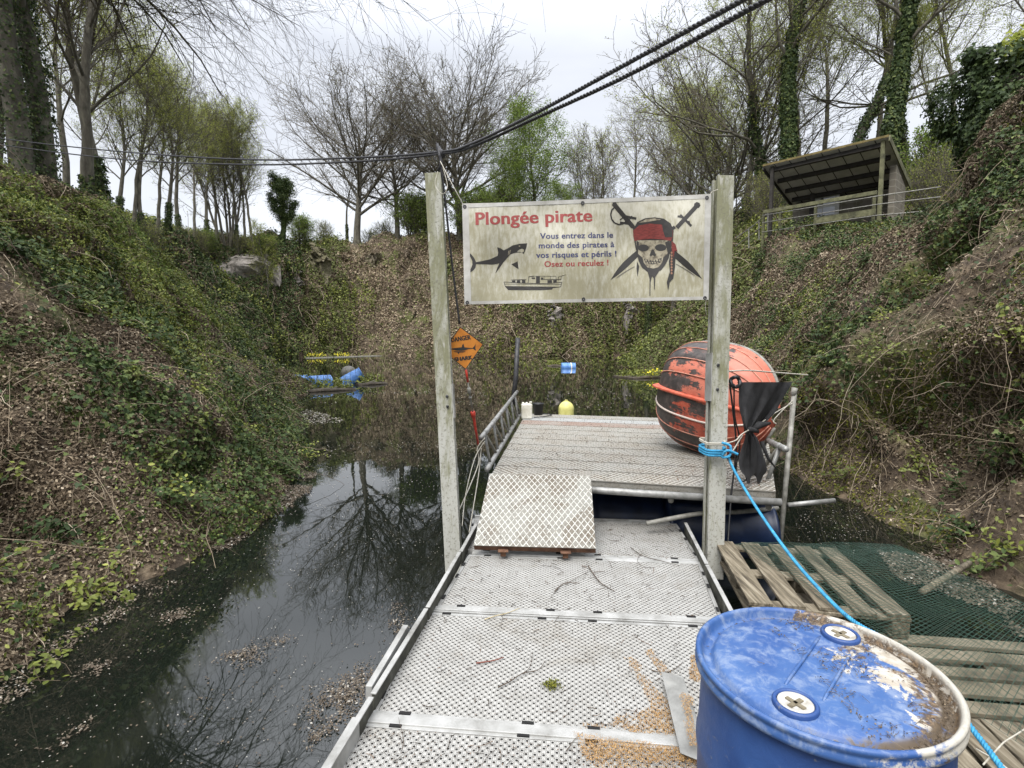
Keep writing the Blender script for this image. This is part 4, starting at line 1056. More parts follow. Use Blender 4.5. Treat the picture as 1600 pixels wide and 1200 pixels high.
def flat_art(name, polys, mat, parent, mapf, off, maxe=None):
    """2-D outlines (lists of points) -> triangulated, subdivided and laid on the surface"""
    bm = bmesh.new()
    for poly in polys:
        vs = [bm.verts.new((x, y, 0)) for x, y in poly]
        try: bm.faces.new(vs).normal_update()
        except ValueError: pass
    bmesh.ops.triangulate(bm, faces=bm.faces[:])
    if maxe:
        for _ in range(5):
            es = [e for e in bm.edges if e.calc_length() > maxe]
            if not es: break
            bmesh.ops.subdivide_edges(bm, edges=es, cuts=1)
            bmesh.ops.triangulate(bm, faces=[f for f in bm.faces if len(f.verts) > 3])
    for v in bm.verts: v.co = mapf(v.co.x, v.co.y, off)
    for f in bm.faces:
        f.normal_update()
        if f.normal.y > 0: f.normal_flip()
    me = bpy.data.meshes.new(name); bm.to_mesh(me); bm.free()
    return link(name, me, mat, parent)
def text_art(name, s, A, B, cap, mat, parent, mapf, off, bold=.018, maxe=14):
    """one line of lettering laid between the two baseline points A and B (cap: height of capitals)"""
    cap *= 1.10
    cu = bpy.data.curves.new('t', 'FONT'); cu.body = s; cu.offset = min(bold, .010); cu.resolution_u = 3; cu.space_character = 1.03
    to = bpy.data.objects.new('t', cu); COL.objects.link(to)
    bpy.context.view_layer.update()
    me = bpy.data.meshes.new_from_object(to.evaluated_get(bpy.context.evaluated_depsgraph_get()))
    bpy.data.objects.remove(to); bpy.data.curves.remove(cu)
    xs = [v.co.x for v in me.vertices]; x0, x1 = min(xs), max(xs)
    A, B = Vector(A), Vector(B); ex = (B - A) / (x1 - x0); n = (B - A).normalized(); ey = Vector((n.y, -n.x)) * cap / .70
    vs = [v.co.copy() for v in me.vertices]; fs = [tuple(p.vertices) for p in me.polygons]; nv = len(vs); VV = []; FF = []
    for q_, dx in enumerate((0, -bold * 1.1, bold * 1.1)):
        for v in vs:
            q = A + ex * (v.x - x0 + dx) + ey * v.y; VV.append(mapf(q.x, q.y, off + q_ * .00015))
        FF += [tuple(i + nv * q_ for i in f) for f in fs]
    me.clear_geometry(); me.from_pydata(VV, [], FF); me.update()
    me.name = name
    return link(name, me, mat, parent)
def mapb(x, y, off): return bpt(*crop(x, y), off)
M_RED = plain('faded_red_print', (.27,.045,.04), .6); M_NAVY = plain('faded_navy_print', (.035,.04,.11), .6); M_INK = plain('faded_black_print', (.022,.020,.018), .6)
M_INK2 = plain('grey_print', (.11,.10,.085), .6); M_BONE = worn('bone_print', [(.35,(.10,.085,.06)),(.5,(.26,.23,.165)),(.7,(.36,.33,.25))], 30, .6, bump=0); M_SCARF = worn('red_scarf_print', [(.35,(.09,.016,.013)),(.6,(.20,.035,.03))], 10, .6, bump=0, stretch=(3,1,14))
text_art('title_lettering', 'Plongée pirate', (163,228), (838,207), 66, M_RED, bn, mapb, .0020, .020)
text_art('slogan_lettering', 'Vous entrez dans le', (536,309), (960,302), 30, M_NAVY, bn, mapb, .0020, .014)
text_art('slogan_lettering', 'monde des pirates à', (528,364), (967,357), 30, M_NAVY, bn, mapb, .0020, .014)
text_art('slogan_lettering', 'vos risques et périls !', (513,420), (979,411), 30, M_NAVY, bn, mapb, .0020, .014)
text_art('slogan_lettering', 'Osez ou reculez !', (561,472), (933,463), 30, M_RED, bn, mapb, .0020, .014)
shark = [(112,385),(134,398),(152,420),(163,445),(200,438),(245,428),(288,408),(292,390),(286,358),(305,364),(324,376),(345,366),(375,348),(415,338),(460,335),(457,356),(450,376),(440,397),(430,389),(441,384),(443,372),(430,366),(414,372),(400,384),(424,386),(430,389),(405,388),(380,393),(360,402),(345,420),(322,446),(296,484),(275,511),(286,480),(298,452),(262,459),(205,457),(163,456),(160,476),(146,494),(128,505),(112,509),(132,484),(142,458),(141,438),(128,410)]
flat_art('shark_print', [shark, [(368,458),(405,440),(410,486)]], M_INK, bn, mapb, .0020, 40)
flat_art('shark_eye', [[(410,350),(418,347),(421,353),(413,356)], [(352,380),(357,376),(352,404),(348,406)], [(361,376),(366,372),(359,400),(355,402)]], M_BONE, bn, mapb, .0030)
def ln(x0, y0, x1, y1, w):
    d = Vector((x1-x0, y1-y0)).normalized(); n = Vector((-d.y, d.x)) * w / 2; return [(x0+n.x,y0+n.y),(x1+n.x,y1+n.y),(x1-n.x,y1-n.y),(x0-n.x,y0-n.y)]
boat = [[(330,584),(640,588),(612,592),(604,604),(540,608),(350,607)], ln(325,560,430,566,3), ln(430,566,575,570,3), ln(575,570,662,562,3), ln(325,560,334,588,3), ln(662,562,655,588,3), ln(655,588,612,594,3), ln(330,572,660,574,2),
        [(372,552),(392,551),(392,565),(372,563)], [(400,551),(420,550),(420,565),(400,565)], [(430,549),(450,550),(450,566),(430,565)], ln(366,548,456,546,3), [(512,528),(534,528),(534,570),(512,570)],
        ln(468,530,500,526,4), ln(470,530,466,566,3), ln(500,526,628,527,2), ln(628,527,630,550,2), ln(560,527,558,545,2), ln(596,527,594,545,2), [(486,534),(506,534),(506,542),(486,542)], [(540,534),(554,534),(554,543),(540,543)],
        [(578,550),(604,549),(604,564),(578,566)], [(612,549),(632,548),(632,561),(612,563)], ln(540,546,660,545,3), ln(640,552,642,530,3), ln(642,530,685,518,2), ln(655,548,660,528,2)]
flat_art('boat_print', boat, M_INK, bn, mapb, .0020, 60)
# two crossed cutlasses and a generic skull in a red headscarf
def blade(h, tip, w, bend):
    h, tip = Vector(h), Vector(tip); d = (tip - h).normalized(); n = Vector((-d.y, d.x)); up = []; dn = []
    for k in range(13):
        f = k / 12; c = h.lerp(tip, f) + n * bend * math.sin(math.pi * f); ww = w * (.55 + .75 * f) * (1 - max(0, (f - .72) / .28) ** 1.6) / 2
        up.append(tuple(c + n * ww)); dn.append(tuple(c - n * ww))
    return up + dn[::-1][1:]
flat_art('cutlass_print', [blade((1068,235),(1478,543),34,-20), blade((1320,240),(945,549),34,20), ln(962,104,1075,240,26), ln(1448,116,1330,245,24),
    [(958,98),(975,97),(984,108),(978,120),(962,122),(954,110)], [(1432,104),(1446,95),(1462,100),(1468,116),(1458,130),(1440,130),(1430,118)],
    ln(1350,170,1415,235,14), ln(1335,178,1365,184,12), ln(1398,205,1410,236,10), ln(1020,176,1095,192,14), ln(1000,214,1050,222,12)], M_INK, bn, mapb, .0020, 40)
arc = [(972,122),(952,142),(946,168),(952,196),(968,216),(992,226),(1018,222),(1046,200)]
flat_art('cutlass_guard_print', [ln(*arc[k], *arc[k+1], 8) for k in range(7)] + [ln(1000,200,1030,176,7), ln(1056,196,1070,176,7)], M_INK, bn, mapb, .0028, 40)
flat_art('cutlass_shine_print', [blade((1325,455),(1440,528),5,-3), blade((1085,470),(975,540),5,3)], M_INK2, bn, mapb, .0032)
def ell(cx, cy, rx, ry, n=24, a0=0): return [(cx + rx * math.cos(6.2832 * k / n + a0), cy + ry * math.sin(6.2832 * k / n + a0)) for k in range(n)]
flat_art('skull_shadow_print', [[(1080,300),(1076,255),(1100,212),(1145,190),(1200,184),(1255,192),(1295,220),(1312,262),(1308,320),(1294,372),(1284,420),(1262,462),(1238,492),(1200,504),(1160,500),(1128,476),(1110,440),(1098,396),(1088,350)]], M_INK, bn, mapb, .0036, 40)
flat_art('skull_print', [[(1092,318),(1290,318),(1284,350),(1276,396),(1252,416),(1246,446),(1224,474),(1194,482),(1160,476),(1138,448),(1130,418),(1106,398),(1096,356)]], M_BONE, bn, mapb, .0042, 40)
flat_art('skull_crown_print', [[(1110,216),(1150,196),(1200,190),(1240,198),(1200,204),(1150,212)]], M_BONE, bn, mapb, .0042)
flat_art('scarf_print', [[(1076,262),(1110,232),(1170,220),(1240,226),(1308,262),(1306,300),(1296,322),(1240,312),(1180,310),(1120,314),(1084,322),(1078,295)], [(1300,320),(1322,340),(1334,384),(1318,378),(1312,420),(1300,372)]], M_SCARF, bn, mapb, .0048, 40)
flat_art('skull_hollows_print', [ell(1136,362,32,20), ell(1236,360,33,20), [(1184,372),(1196,372),(1210,404),(1202,412),(1190,404),(1178,412),(1172,404)], [(1138,424),(1190,436),(1244,420),(1234,448),(1192,458),(1150,450)],
    [(1244,226),(1306,262),(1304,300),(1262,300),(1250,262)], [(1096,318),(1110,330),(1104,396),(1096,360)], [(1288,318),(1262,330),(1280,400)]], M_INK, bn, mapb, .0054, 40)
flat_art('teeth_print', [[(1146+i*16, 428), (1157+i*16, 429), (1156+i*16, 441), (1147+i*16, 440)] for i in range(6)] + [[(1154+i*15, 444), (1164+i*15, 445), (1163+i*15, 453), (1155+i*15, 452)] for i in range(5)], M_BONE, bn, mapb, .0060)
flat_art('drip_print', [[(1160,498),(1228,496),(1206,530),(1202,600),(1198,606),(1196,536),(1186,526),(1178,560),(1176,640),(1172,640),(1172,540)], [(1296,380),(1324,400),(1320,470),(1310,540),(1290,560),(1280,610),(1272,560),(1290,500),(1284,440)], [(1100,440),(1112,470),(1102,530),(1096,480)]], M_INK, bn, mapb, .0040, 40)
flat_art('bead_print', [ell(1300, 390+k*17, 6, 7, 8) for k in range(8)], plain('bead_print', (.25,.13,.08), .6), bn, mapb, .0052)

# ================================================================ DANGER SIGN
SYd = 4.45
def smap(x, y, off): return on_y(640 + x / 5.454, 480 + y / 5.4545, SYd - off)
sg = thing('danger_sign', 'orange diamond sign with a shark, hung on a cord beside the left post', 'sign', tuple(smap(480, 530, 0)))
corn = [(430,165),(630,315),(478,532),(283,372)]
M_ORG = worn('orange_sign_paint', [(.3,(.42,.14,.020)),(.6,(.58,.22,.030)),(.8,(.64,.29,.06))], 9, .45, bump=0)
mb = MB(); f_ = [smap(*p, .002) for p in corn]; k_ = [smap(*p, -.002) for p in corn]; mb.add(f_ + k_, [(0,1,2,3),(7,6,5,4),(0,4,5,1),(1,5,6,2),(2,6,7,3),(3,7,4,0)]); mb.build('panel', M_ORG, sg)
cc = Vector((sum(p[0] for p in corn) / 4, sum(p[1] for p in corn) / 4)); inn = [tuple(cc + (Vector(p) - cc) * .955) for p in corn]
flat_art('border', [[corn[k], corn[(k+1)%4], inn[(k+1)%4], inn[k]] for k in range(4)], M_INK, sg, smap, .0035)
text_art('danger_lettering', 'DANGER', (358,298), (521,272), 34, M_INK, sg, smap, .004, .045)
text_art('shark_lettering', 'SHARK', (386,462), (535,443), 30, M_INK, sg, smap, .004, .06)
flat_art('shark_print', [[(335,356),(370,350),(420,344),(445,340),(448,322),(460,310),(464,328),(468,342),(500,346),(536,348),(552,332),(564,312),(560,340),(560,352),(568,370),(552,362),(540,352),(500,356),(470,368),(440,372),(400,370),(370,362)],
    [(370,376),(480,376),(460,384),(425,386),(415,402),(408,386),(385,382)]], M_INK, sg, smap, .004)

# ================================================================ ROPES AND CABLES
def twist(pts, r, pitch, n=3, sides=6):
    """laid rope: strands spiralling round the given centre line"""
    P = [Vector(p) for p in pts]; out = MB(); Ls = [0]
    for a, b_ in zip(P[:-1], P[1:]): Ls.append(Ls[-1] + (b_ - a).length)
    tot = Ls[-1]; m = max(12, int(tot / pitch * 8)); C = []
    for k in range(m + 1):
        s = tot * k / m; i = max(j for j in range(len(P)) if Ls[j] <= s + 1e-9); i = min(i, len(P) - 2)
        C.append(P[i].lerp(P[i+1], (s - Ls[i]) / max(Ls[i+1] - Ls[i], 1e-9)))
    for q in range(n):
        pts2 = []
        for k, c in enumerate(C):
            t_ = (C[min(k+1, m)] - C[max(k-1, 0)]).normalized(); x = t_.cross(Vector((0, 0, 1)) if abs(t_.z) < .95 else Vector((1, 0, 0))).normalized(); y = t_.cross(x)
            a = 6.2832 * (tot * k / m / pitch + q / n); pts2.append(c + (x * math.cos(a) + y * math.sin(a)) * r * .52)
        out.tube(pts2, r * .58, sides)
    return out
def bez(a, b_, c, d, n=24):
    a, b_, c, d = map(Vector, (a, b_, c, d)); return [a*(1-t)**3 + b_*3*t*(1-t)**2 + c*3*t*t*(1-t) + d*t**3 for t in [k/n for k in range(n+1)]]
def smooth_path(P, n=8):
    P = [Vector(p) for p in P]; out = []
    for i in range(len(P) - 1):
        p0 = P[max(i-1, 0)]; p1 = P[i]; p2 = P[i+1]; p3 = P[min(i+2, len(P)-1)]
        for k in range(n):
            t_ = k / n; out.append(.5 * ((2*p1) + (p2-p0)*t_ + (2*p0-5*p1+4*p2-p3)*t_*t_ + (3*p1-p0-3*p2+p3)*t_**3))
    out.append(P[-1]); return out
M_CABLE = worn('black_cable', [(.3,(.018,.018,.020)),(.7,(.055,.055,.06))], 30, .5, .2)
ca = smooth_path([at(1290,-75,1.25), at(1160,0,1.65), at(960,110,2.3), at(830,180,2.9), at(735,225,3.8), at(688,237,4.3), at(560,246,5.0), at(380,249,6.2), at(180,236,8.0), at(0,216,9.8), at(-160,190,11.5)])
cb = smooth_path([at(1330,-70,1.22), at(1197,0,1.6), at(980,118,2.3), at(840,183,2.9), at(738,229,3.8), at(689,240,4.3), at(560,252,5.0), at(380,257,6.2), at(180,248,8.0), at(0,226,9.8), at(-160,202,11.5)])
tag(twist(ca, .0095, .07).build('overhead_cable', M_CABLE, smooth=True), 'upper of the two black cables sweeping across the sky', 'cable', 'overhead cables')
tag(twist(cb, .0095, .07).build('overhead_cable', M_CABLE, smooth=True), 'lower of the two black cables sweeping across the sky', 'cable', 'overhead cables')
mb = MB(); mb.tube([at(683,225,4.28), at(690,255,4.26), at(684,268,4.27)], .012, 8); mb.tube(smooth_path([at(686,240,4.25), at(694,300,4.3), at(705,400,4.4), at(718,506,4.45)]), .0085, 8); mb.tube([at(684,230,4.28), at(693,246,4.28)], .020, 8)
tag(mb.build('hanging_cord', M_CABLE, smooth=True), 'dark cord dropping from the overhead cables to the danger sign', 'cord')
M_STR = worn('dirty_white_string', [(.3,(.28,.26,.21)),(.7,(.52,.50,.44))], 40, .8, bump=0)
mb = MB(); mb.tube([at(688,252,4.1), at(705,285,4.05), bpt(724,320,.004)], .0032, 6); mb.tube(smooth_path([at(684,268,4.1), at(680,290,4.08), at(692,303,4.06), at(699,290,4.06), at(692,262,4.1)]), .0028, 6)
mb.tube([bpt(1107,308,.004), at(1112,300,4.0), at(1122,296,3.98)], .0032, 6); mb.tube([bpt(1103,466,.004), at(1102,480,4.05), at(1104,492,4.05)], .0025, 6)
tag(mb.build('banner_string', M_STR, smooth=True), 'thin white strings tying the banner corners up', 'string')
# red-taped shackle line from the sign down to the platform corner
M_TAPE = worn('red_tape', [(.3,(.28,.02,.012)),(.7,(.52,.05,.028))], 30, .45, bump=.1)
sl = thing('shackle_line', 'thin steel rod and shackles wrapped in red tape running down from the danger sign', 'mooring line', tuple(at(757, 700, 4.8)))
pa, pb, pc, pd = at(728,577,4.46), at(733,610,4.52), at(739,645,4.62), at(752,724,4.85)
mb = MB(); mb.tube([pa, pa.lerp(pb,.6)], .010, 8); mb.tube([pc, pc.lerp(pd,.12), pc.lerp(pd,.3), pc.lerp(pd,.62)], [.016,.013,.012,.010], 8); mb.tube([pc.lerp(pd,-.02), pc.lerp(pd,.08)], .021, 10); mb.build('red_tape', M_TAPE, sl, smooth=True)
mb = MB(); mb.tube([pa.lerp(pb,.5), pc], .007, 6); mb.tube([pc, pd], .006, 6); mb.tube([pb.lerp(pc,-.1), pb.lerp(pc,.12)], .016, 8); mb.tube([pb.lerp(pc,.28), pb.lerp(pc,.36)], .014, 8); mb.build('rod', M_TUBE_D, sl, smooth=True)
mb = MB(); mb.tube(smooth_path([at(758,684,4.75), at(746,700,4.75), at(748,722,4.75), at(734,760,4.6), at(716,800,4.4)]), .005, 6); mb.tube(smooth_path([at(752,700,4.8), at(748,740,4.75), at(740,790,4.6), at(733,832,4.4)]), .005, 6); mb.tube(smooth_path([at(757,690,4.8), at(742,716,4.7), at(728,770,4.5), at(722,822,4.3)]), .004, 6)
tag(mb.build('mooring_string', M_STR, smooth=True), 'pale slack cords hanging between the left post and the platform corner', 'cord')

# blue rope: coils round the right post, then down to the drum
M_BROPE = worn('blue_polypropylene_rope', [(.3,(.02,.16,.30)),(.6,(.04,.30,.52)),(.8,(.10,.42,.62))], 30, .55, bump=0)
br = thing('blue_rope', 'bright blue twisted rope knotted round the right post and led past the drum', 'rope', tuple(at(1127, 712, 4.0)))
pts = [at(1137,712,3.93), at(1150,740,3.85), at(1180,790,3.6), at(1225,855,3.15), at(1275,915,2.75), at(1330,968,2.4), at(1400,1010,2.15), at(1470,1080,1.95), at(1520,1140,1.8), at(1575,1215,1.6), at(1620,1300,1.45)]
twist(smooth_path(pts), .0095, .045, 3).build('line', M_BROPE, br, smooth=True)
def coil(px0, px1, py, t_, dy, r, turns, pitch=.045):
    pts = []; a, b_ = at(px0, py, t_), at(px1, py, t_); c = (a + b_) / 2 + Vector((0, .075, 0)); hx = (b_ - a).length / 2 + .004
    n = int(22 * turns)
    for k in range(n + 1):
        an = 6.2832 * k / 22 - 1.2; sx_ = math.copysign(abs(math.cos(an)) ** .45, math.cos(an)); sy_ = math.copysign(abs(math.sin(an)) ** .45, math.sin(an))
        pts.append(c + Vector((sx_ * hx, sy_ * .098, -dy * k / n)))
    return twist(pts, r, pitch, 3)
coil(1104, 1133, 700, 4.0, .055, .0095, 3).build('coil', M_BROPE, br, smooth=True)
mb = twist(smooth_path([at(1128,692,3.92), at(1141,697,3.90), at(1140,712,3.89), at(1128,714,3.90), at(1136,704,3.88), at(1153,710,3.88)], 10), .0095, .045); mb.build('knot', M_BROPE, br, smooth=True)
wr = coil(1104, 1134, 690, 4.0, .02, .006, 2, .03); k2 = twist(smooth_path([at(1134,693,3.93), at(1150,688,4.0), at(1160,678,4.1), at(1190,660,4.4), at(1215,643,4.6), at(1242,628,4.75)]), .005, .03); wr.add(k2.v, k2.f)
k2 = twist(smooth_path([at(1160,680,4.1), at(1148,700,4.05), at(1138,715,4.0)]), .005, .03); wr.add(k2.v, k2.f)
k2 = twist(smooth_path([at(1138,580,4.05), at(1170,579,4.2), at(1210,582,4.5), at(1262,586,5.0)]), .006, .03); wr.add(k2.v, k2.f)
k2 = twist(smooth_path([at(1205,655,4.5), at(1213,662,4.5), at(1210,655,4.5), at(1240,624,4.75)]), .004, .03); wr.add(k2.v, k2.f)
tag(wr.build('white_rope', M_STR, smooth=True), 'frayed off-white rope from the right post to the thin grey pole', 'rope')

# ---- pole, pipes and hoses at the right
mb = MB(); mb.tube([at(1214,905,4.65), at(1241,612,4.75)], [.021,.022], 12); mb.tube([at(1239,618,4.75), at(1242,606,4.75)], .026, 10)
tag(mb.build('scaffold_pole', M_TUBE_D, loc=tuple(at(1214,905,4.65)), smooth=True), 'thin grey pole standing in the water right of the platform', 'pole')
mb = MB(); mb.tube([at(1231,789,4.7), at(1304,782,4.75)], .021, 12); tag(mb.build('pipe', M_TUBE, loc=tuple(at(1231,789,4.7)), smooth=True), 'short grey pipe end sticking out from the thin pole towards the bank', 'pipe')
mb = MB(); mb.tube(smooth_path([at(1010,818,4.35), at(1090,803,4.4), at(1150,800,4.5), at(1215,794,4.7)]), .019, 12); tag(mb.build('pipe', M_TUBE_D, loc=tuple(at(1090,803,4.4)), smooth=True), 'long grey pipe crossing in front of the blue floats behind the right post', 'pipe')
mb = MB(); mb.tube([at(801,632,9.0), at(806,590,9.0), at(809,528,9.0)], .042, 10); tag(mb.build('mooring_pole', M_DARKM, loc=tuple(on_z(801,632,0)), smooth=True), 'dark pole rising from the water beyond the left girder', 'pole')
mb = MB(); mb.tube(smooth_path([at(1140,600,4.15), at(1145,640,4.2), at(1150,700,4.3), at(1142,780,4.25), at(1136,870,4.1)]), .007, 6); mb.tube(smooth_path([at(1147,600,4.15), at(1148,650,4.2), at(1156,690,4.3), at(1150,735,4.3), at(1160,752,4.4), at(1176,742,4.5)]), .006, 6)
tag(mb.build('black_hose', M_BLACK, smooth=True), 'thin black hose dangling behind the right post', 'hose')
mb = MB(); c = at(1149, 597, 4.15); pts = [c + Vector((math.cos(a) * .036, .01 * math.sin(3*a), math.sin(a) * .040)) for a in [6.2832 * k / 20 for k in range(20)]]
mb.tube(pts, .015, 8, closed=True); tag(mb.build('rubber_ring', M_BLACK, loc=tuple(c), smooth=True), 'small black rubber ring beside the right post', 'ring')

# ---- black cloth tied in the middle
def cloth():
    mb = MB(); nu, nv = 26, 30
    # outline pairs (left px,right px) against py
    prof = [(597,1152,1237),(606,1153,1233),(622,1155,1225),(640,1156,1214),(655,1158,1201),(668,1162,1184),(676,1166,1176),(684,1163,1182),(700,1158,1190),(718,1155,1196),(735,1156,1198),(748,1166,1188)]
    for s in (1, -1):
        vs = []
        for j in range(nv + 1):
            f = j / nv * (len(prof) - 1); i = min(int(f), len(prof) - 2); f -= i
            py, a, b_ = [prof[i][k] * (1 - f) + prof[i+1][k] * f for k in range(3)]
            for q in range(nu + 1):
                u = q / nu; px = a + (b_ - a) * u + 1.2 * math.sin(j * .7 + q)
                gather = 1 - abs(py - 676) / 78
                dep = 4.15 + .35 * u + .028 * math.sin(u * 16 + j * .12) * (.5 + gather) + .02 * math.sin(u * 7 - j * .25)
                vs.append(at(px, py + (8 * math.sin(u * 9) if j == nv else 0), dep + .003 * s))
        fs = [(j*(nu+1)+q, j*(nu+1)+q+1, (j+1)*(nu+1)+q+1, (j+1)*(nu+1)+q) for j in range(nv) for q in range(nu)]
        mb.add(vs, fs if s > 0 else [f[::-1] for f in fs])
    return mb
ck = thing('black_cloth', 'torn black cloth gathered in a knot, hanging by the right post', 'cloth', tuple(at(1170, 676, 4.3)))
M_CLOTH = worn('black_fabric', [(.3,(.008,.008,.009)),(.7,(.028,.028,.03))], 14, .85, bump=.3)
cloth().build('sheet', M_CLOTH, ck, smooth=True)
mb = MB(); mb.tube([at(1163,674,4.22), at(1172,671,4.2), at(1184,674,4.25)], [.012,.024,.014], 10); mb.tube([at(1176,672,4.25), at(1186,664,4.25), at(1203,661,4.3)], [.018,.030,.012], 10); mb.tube([at(1190,690,4.3), at(1200,716,4.3), at(1214,734,4.35)], [.016,.012,.003], 6)
mb.build('knot', M_CLOTH, ck, smooth=True)

# ================================================================ OVERTURNED BOAT ON THE PLATFORM
def boat_mat():
    m, t, b = new_mat('peeling_hull_paint')
    oc = t.nodes.new('ShaderNodeTexCoord').outputs['Object']
    sp = t.nodes.new('ShaderNodeSeparateXYZ'); t.links.new(oc, sp.inputs[0])
    n = noise(t, oc, 2.4, 9, .72, .5); n2 = noise(t, oc, 14, 6, .7, .2)
    mp = t.nodes.new('ShaderNodeMapping'); mp.inputs['Scale'].default_value = (1.2, 7, 7); t.links.new(oc, mp.inputs[0])
    n3 = noise(t, mp.outputs[0], 1.6, 7, .75, .3)
    # black antifouling left towards the stern (x small), red again towards the bow
    v = math_node(t, 'ADD', math_node(t, 'MULTIPLY', n3, .55), math_node(t, 'ADD', math_node(t, 'MULTIPLY', n, .75), math_node(t, 'MULTIPLY', sp.outputs[0], -.30)))
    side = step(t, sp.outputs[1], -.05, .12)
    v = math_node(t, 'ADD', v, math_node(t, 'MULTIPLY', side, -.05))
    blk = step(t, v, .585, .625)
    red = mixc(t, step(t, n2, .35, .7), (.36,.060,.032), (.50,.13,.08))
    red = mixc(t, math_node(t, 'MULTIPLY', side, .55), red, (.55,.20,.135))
    dark = mixc(t, step(t, n2, .4, .7), (.035,.030,.028), (.095,.075,.068))
    t.links.new(mixc(t, blk, red, dark), b.inputs['Base Color']); b.inputs['Roughness'].default_value = .5
    bp = t.nodes.new('ShaderNodeBump'); bp.inputs['Strength'].default_value = .2; bp.inputs['Distance'].default_value = .004
    t.links.new(n2, bp.inputs['Height']); t.links.new(bp.outputs[0], b.inputs['Normal'])
    return m
M_HULL = boat_mat(); M_REDP = worn('red_keel_paint', [(.3,(.42,.075,.04)),(.7,(.62,.15,.09))], 9, .5)
M_STRK = worn('scuffed_strake', [(.35,(.30,.09,.06)),(.6,(.55,.28,.2))], 12, .5); M_PALE = plain('pale_strake', (.55,.47,.42), .5)
# local frame: x stern->bow, y beam (up when on its side), z = keel direction (away from the gunwale plane)
BL, BW, BD = 1.22, .585, .46
def hull(s, ph):
    w = BW * (max(0, 1 - abs((s - .42) / .60) ** 2.6)) ** .55; d = BD * (max(0, 1 - abs((s - .45) / .585) ** 2.8)) ** .6
    a = ph * math.pi / 2; step_ = .010 * (1 - ((abs(ph) * 5) % 1)) 
    y = w * math.copysign(abs(math.sin(a)) ** .85, ph); z = d * abs(math.cos(a)) ** .75
    x = (s - .45) * BL
    k = 1 + step_ / .5 * 0
    return Vector((x, y * (1 + step_ * 1.5), z * (1 + step_ * 1.5)))
bt = thing('upturned_boat', 'red dinghy with flaking black bottom paint lying on its side on the platform', 'boat', (0, 0, 0))
mb = MB(); ns, npn = 40, 61
vs = [hull(-.145 + 1.15 * .999 * i / ns + .0 if False else (-.17 + 1.185 * i / ns), -1 + 2 * j / (npn - 1)) for i in range(ns + 1) for j in range(npn)]
mb.add(vs, [(i*npn+j, i*npn+j+1, (i+1)*npn+j+1, (i+1)*npn+j) for i in range(ns) for j in range(npn - 1)])
vin = [Vector((v.x * .975, v.y * .965, v.z * .955 - .004)) for v in vs]
mb.add(vin, [((i+1)*npn+j, (i+1)*npn+j+1, i*npn+j+1, i*npn+j) for i in range(ns) for j in range(npn - 1)])
mb.build('hull', M_HULL, bt, smooth=True, local=True)
ss = [-.165 + 1.17 * i / 40 for i in range(41)]
for sgn in (1, -1):
    mb = MB(); mb.tube([hull(s, sgn * .998) for s in ss], .020, 8); mb.build('gunwale', M_TUBE_D, bt, smooth=True, local=True)
    for kk, ph in enumerate((.2, .4, .6, .8)):
        mb = MB(); mb.tube([hull(s, sgn * ph) for s in ss], .0065 if not (kk == 0 and sgn < 0) else .011, 6); mb.build('strake', M_PALE if (kk == 0 and sgn < 0) else M_STRK, bt, smooth=True, local=True)
mb = MB(); prof = []
for s in [-.10 + 1.09 * i / 30 for i in range(31)]:
    p = hull(s, 0); fin = .030 + .07 * max(0, 1 - abs((s + .02) / .22)) 
    prof.append((p, fin))
for sd in (.012, -.012):
    pass
vs = []
for p, fin in prof: vs += [Vector((p.x, .030, p.z - .02)), Vector((p.x, .009, p.z + fin)), Vector((p.x, -.009, p.z + fin)), Vector((p.x, -.030, p.z - .02))]
mb.add(vs, [(4*i+k, 4*i+k+1, 4*i+5+k, 4*i+4+k) for i in range(30) for k in range(3)] + [(0,1,2,3)[::-1], (120,121,122,123)])
mb.build('keel', M_REDP, bt, local=True, bevel=.004)
mb = MB()
for s in (.15, .45, .72):
    a, b_ = hull(s, .96), hull(s, -.96); a.z = b_.z = .10; mb.beam(a * .96, b_ * .96, .16, .02, (0, 0, 1))
mb.build('thwart', M_WOOD, bt, local=True)
Kd = Vector((-.84, -.54, .05)).normalized(); Zd = (Kd + Vector((0, 0, .05))).normalized()
Xd = Vector((.38, -.92, -.12)); Xd = (Xd - Zd * Xd.dot(Zd)).normalized(); Yd = Zd.cross(Xd)
Mx = Matrix((Xd, Yd, Zd)).transposed().to_4x4(); Mx.translation = Vector((2.19, 5.62, PZ + .57))
bt.matrix_world = Mx

# ================================================================ SMALL THINGS ON THE PLATFORM
p = on_z(823, 654, PZ)
jc = thing('jerrycan', 'dirty white plastic jerrycan at the far left corner of the platform', 'jerrycan', tuple(p))
M_WP = worn('dirty_white_plastic', [(.3,(.38,.36,.28)),(.6,(.62,.61,.55))], 9, .5, bump=.1)
mb = MB(); mb.box(p + Vector((0,0,.115)), (.165,.14,.23)); mb.build('body', M_WP, jc, bevel=.02)
mb = MB()
for dx in (-.055, .0, .055): mb.box(p + Vector((dx,0,.236)), (.036,.09,.022))
mb.build('handle', M_WP, jc, bevel=.008); mb = MB(); mb.lathe([(0,0),(.02,0),(.02,.02),(0,.02)], p + Vector((.06,-.03,.245)), 12, None, False); mb.build('cap', M_WP, jc)
p = on_z(841, 648, PZ)
mb = MB(); mb.lathe([(0,.0),(.066,0),(.088,.17),(.095,.17),(.095,.185),(.082,.185),(.064,.012),(0,.012)], p, 24, None, False); o = mb.build('bucket', M_BLACK, loc=tuple(p), smooth=True); tag(o, 'black bucket next to the white jerrycan', 'bucket')
p = on_z(887, 643, PZ - .03); by_ = p + Vector((0, .25, 0)); 
yb = thing('buoy', 'pale yellow round-topped buoy floating beyond the far edge of the platform', 'buoy', (by_.x, by_.y, 0))
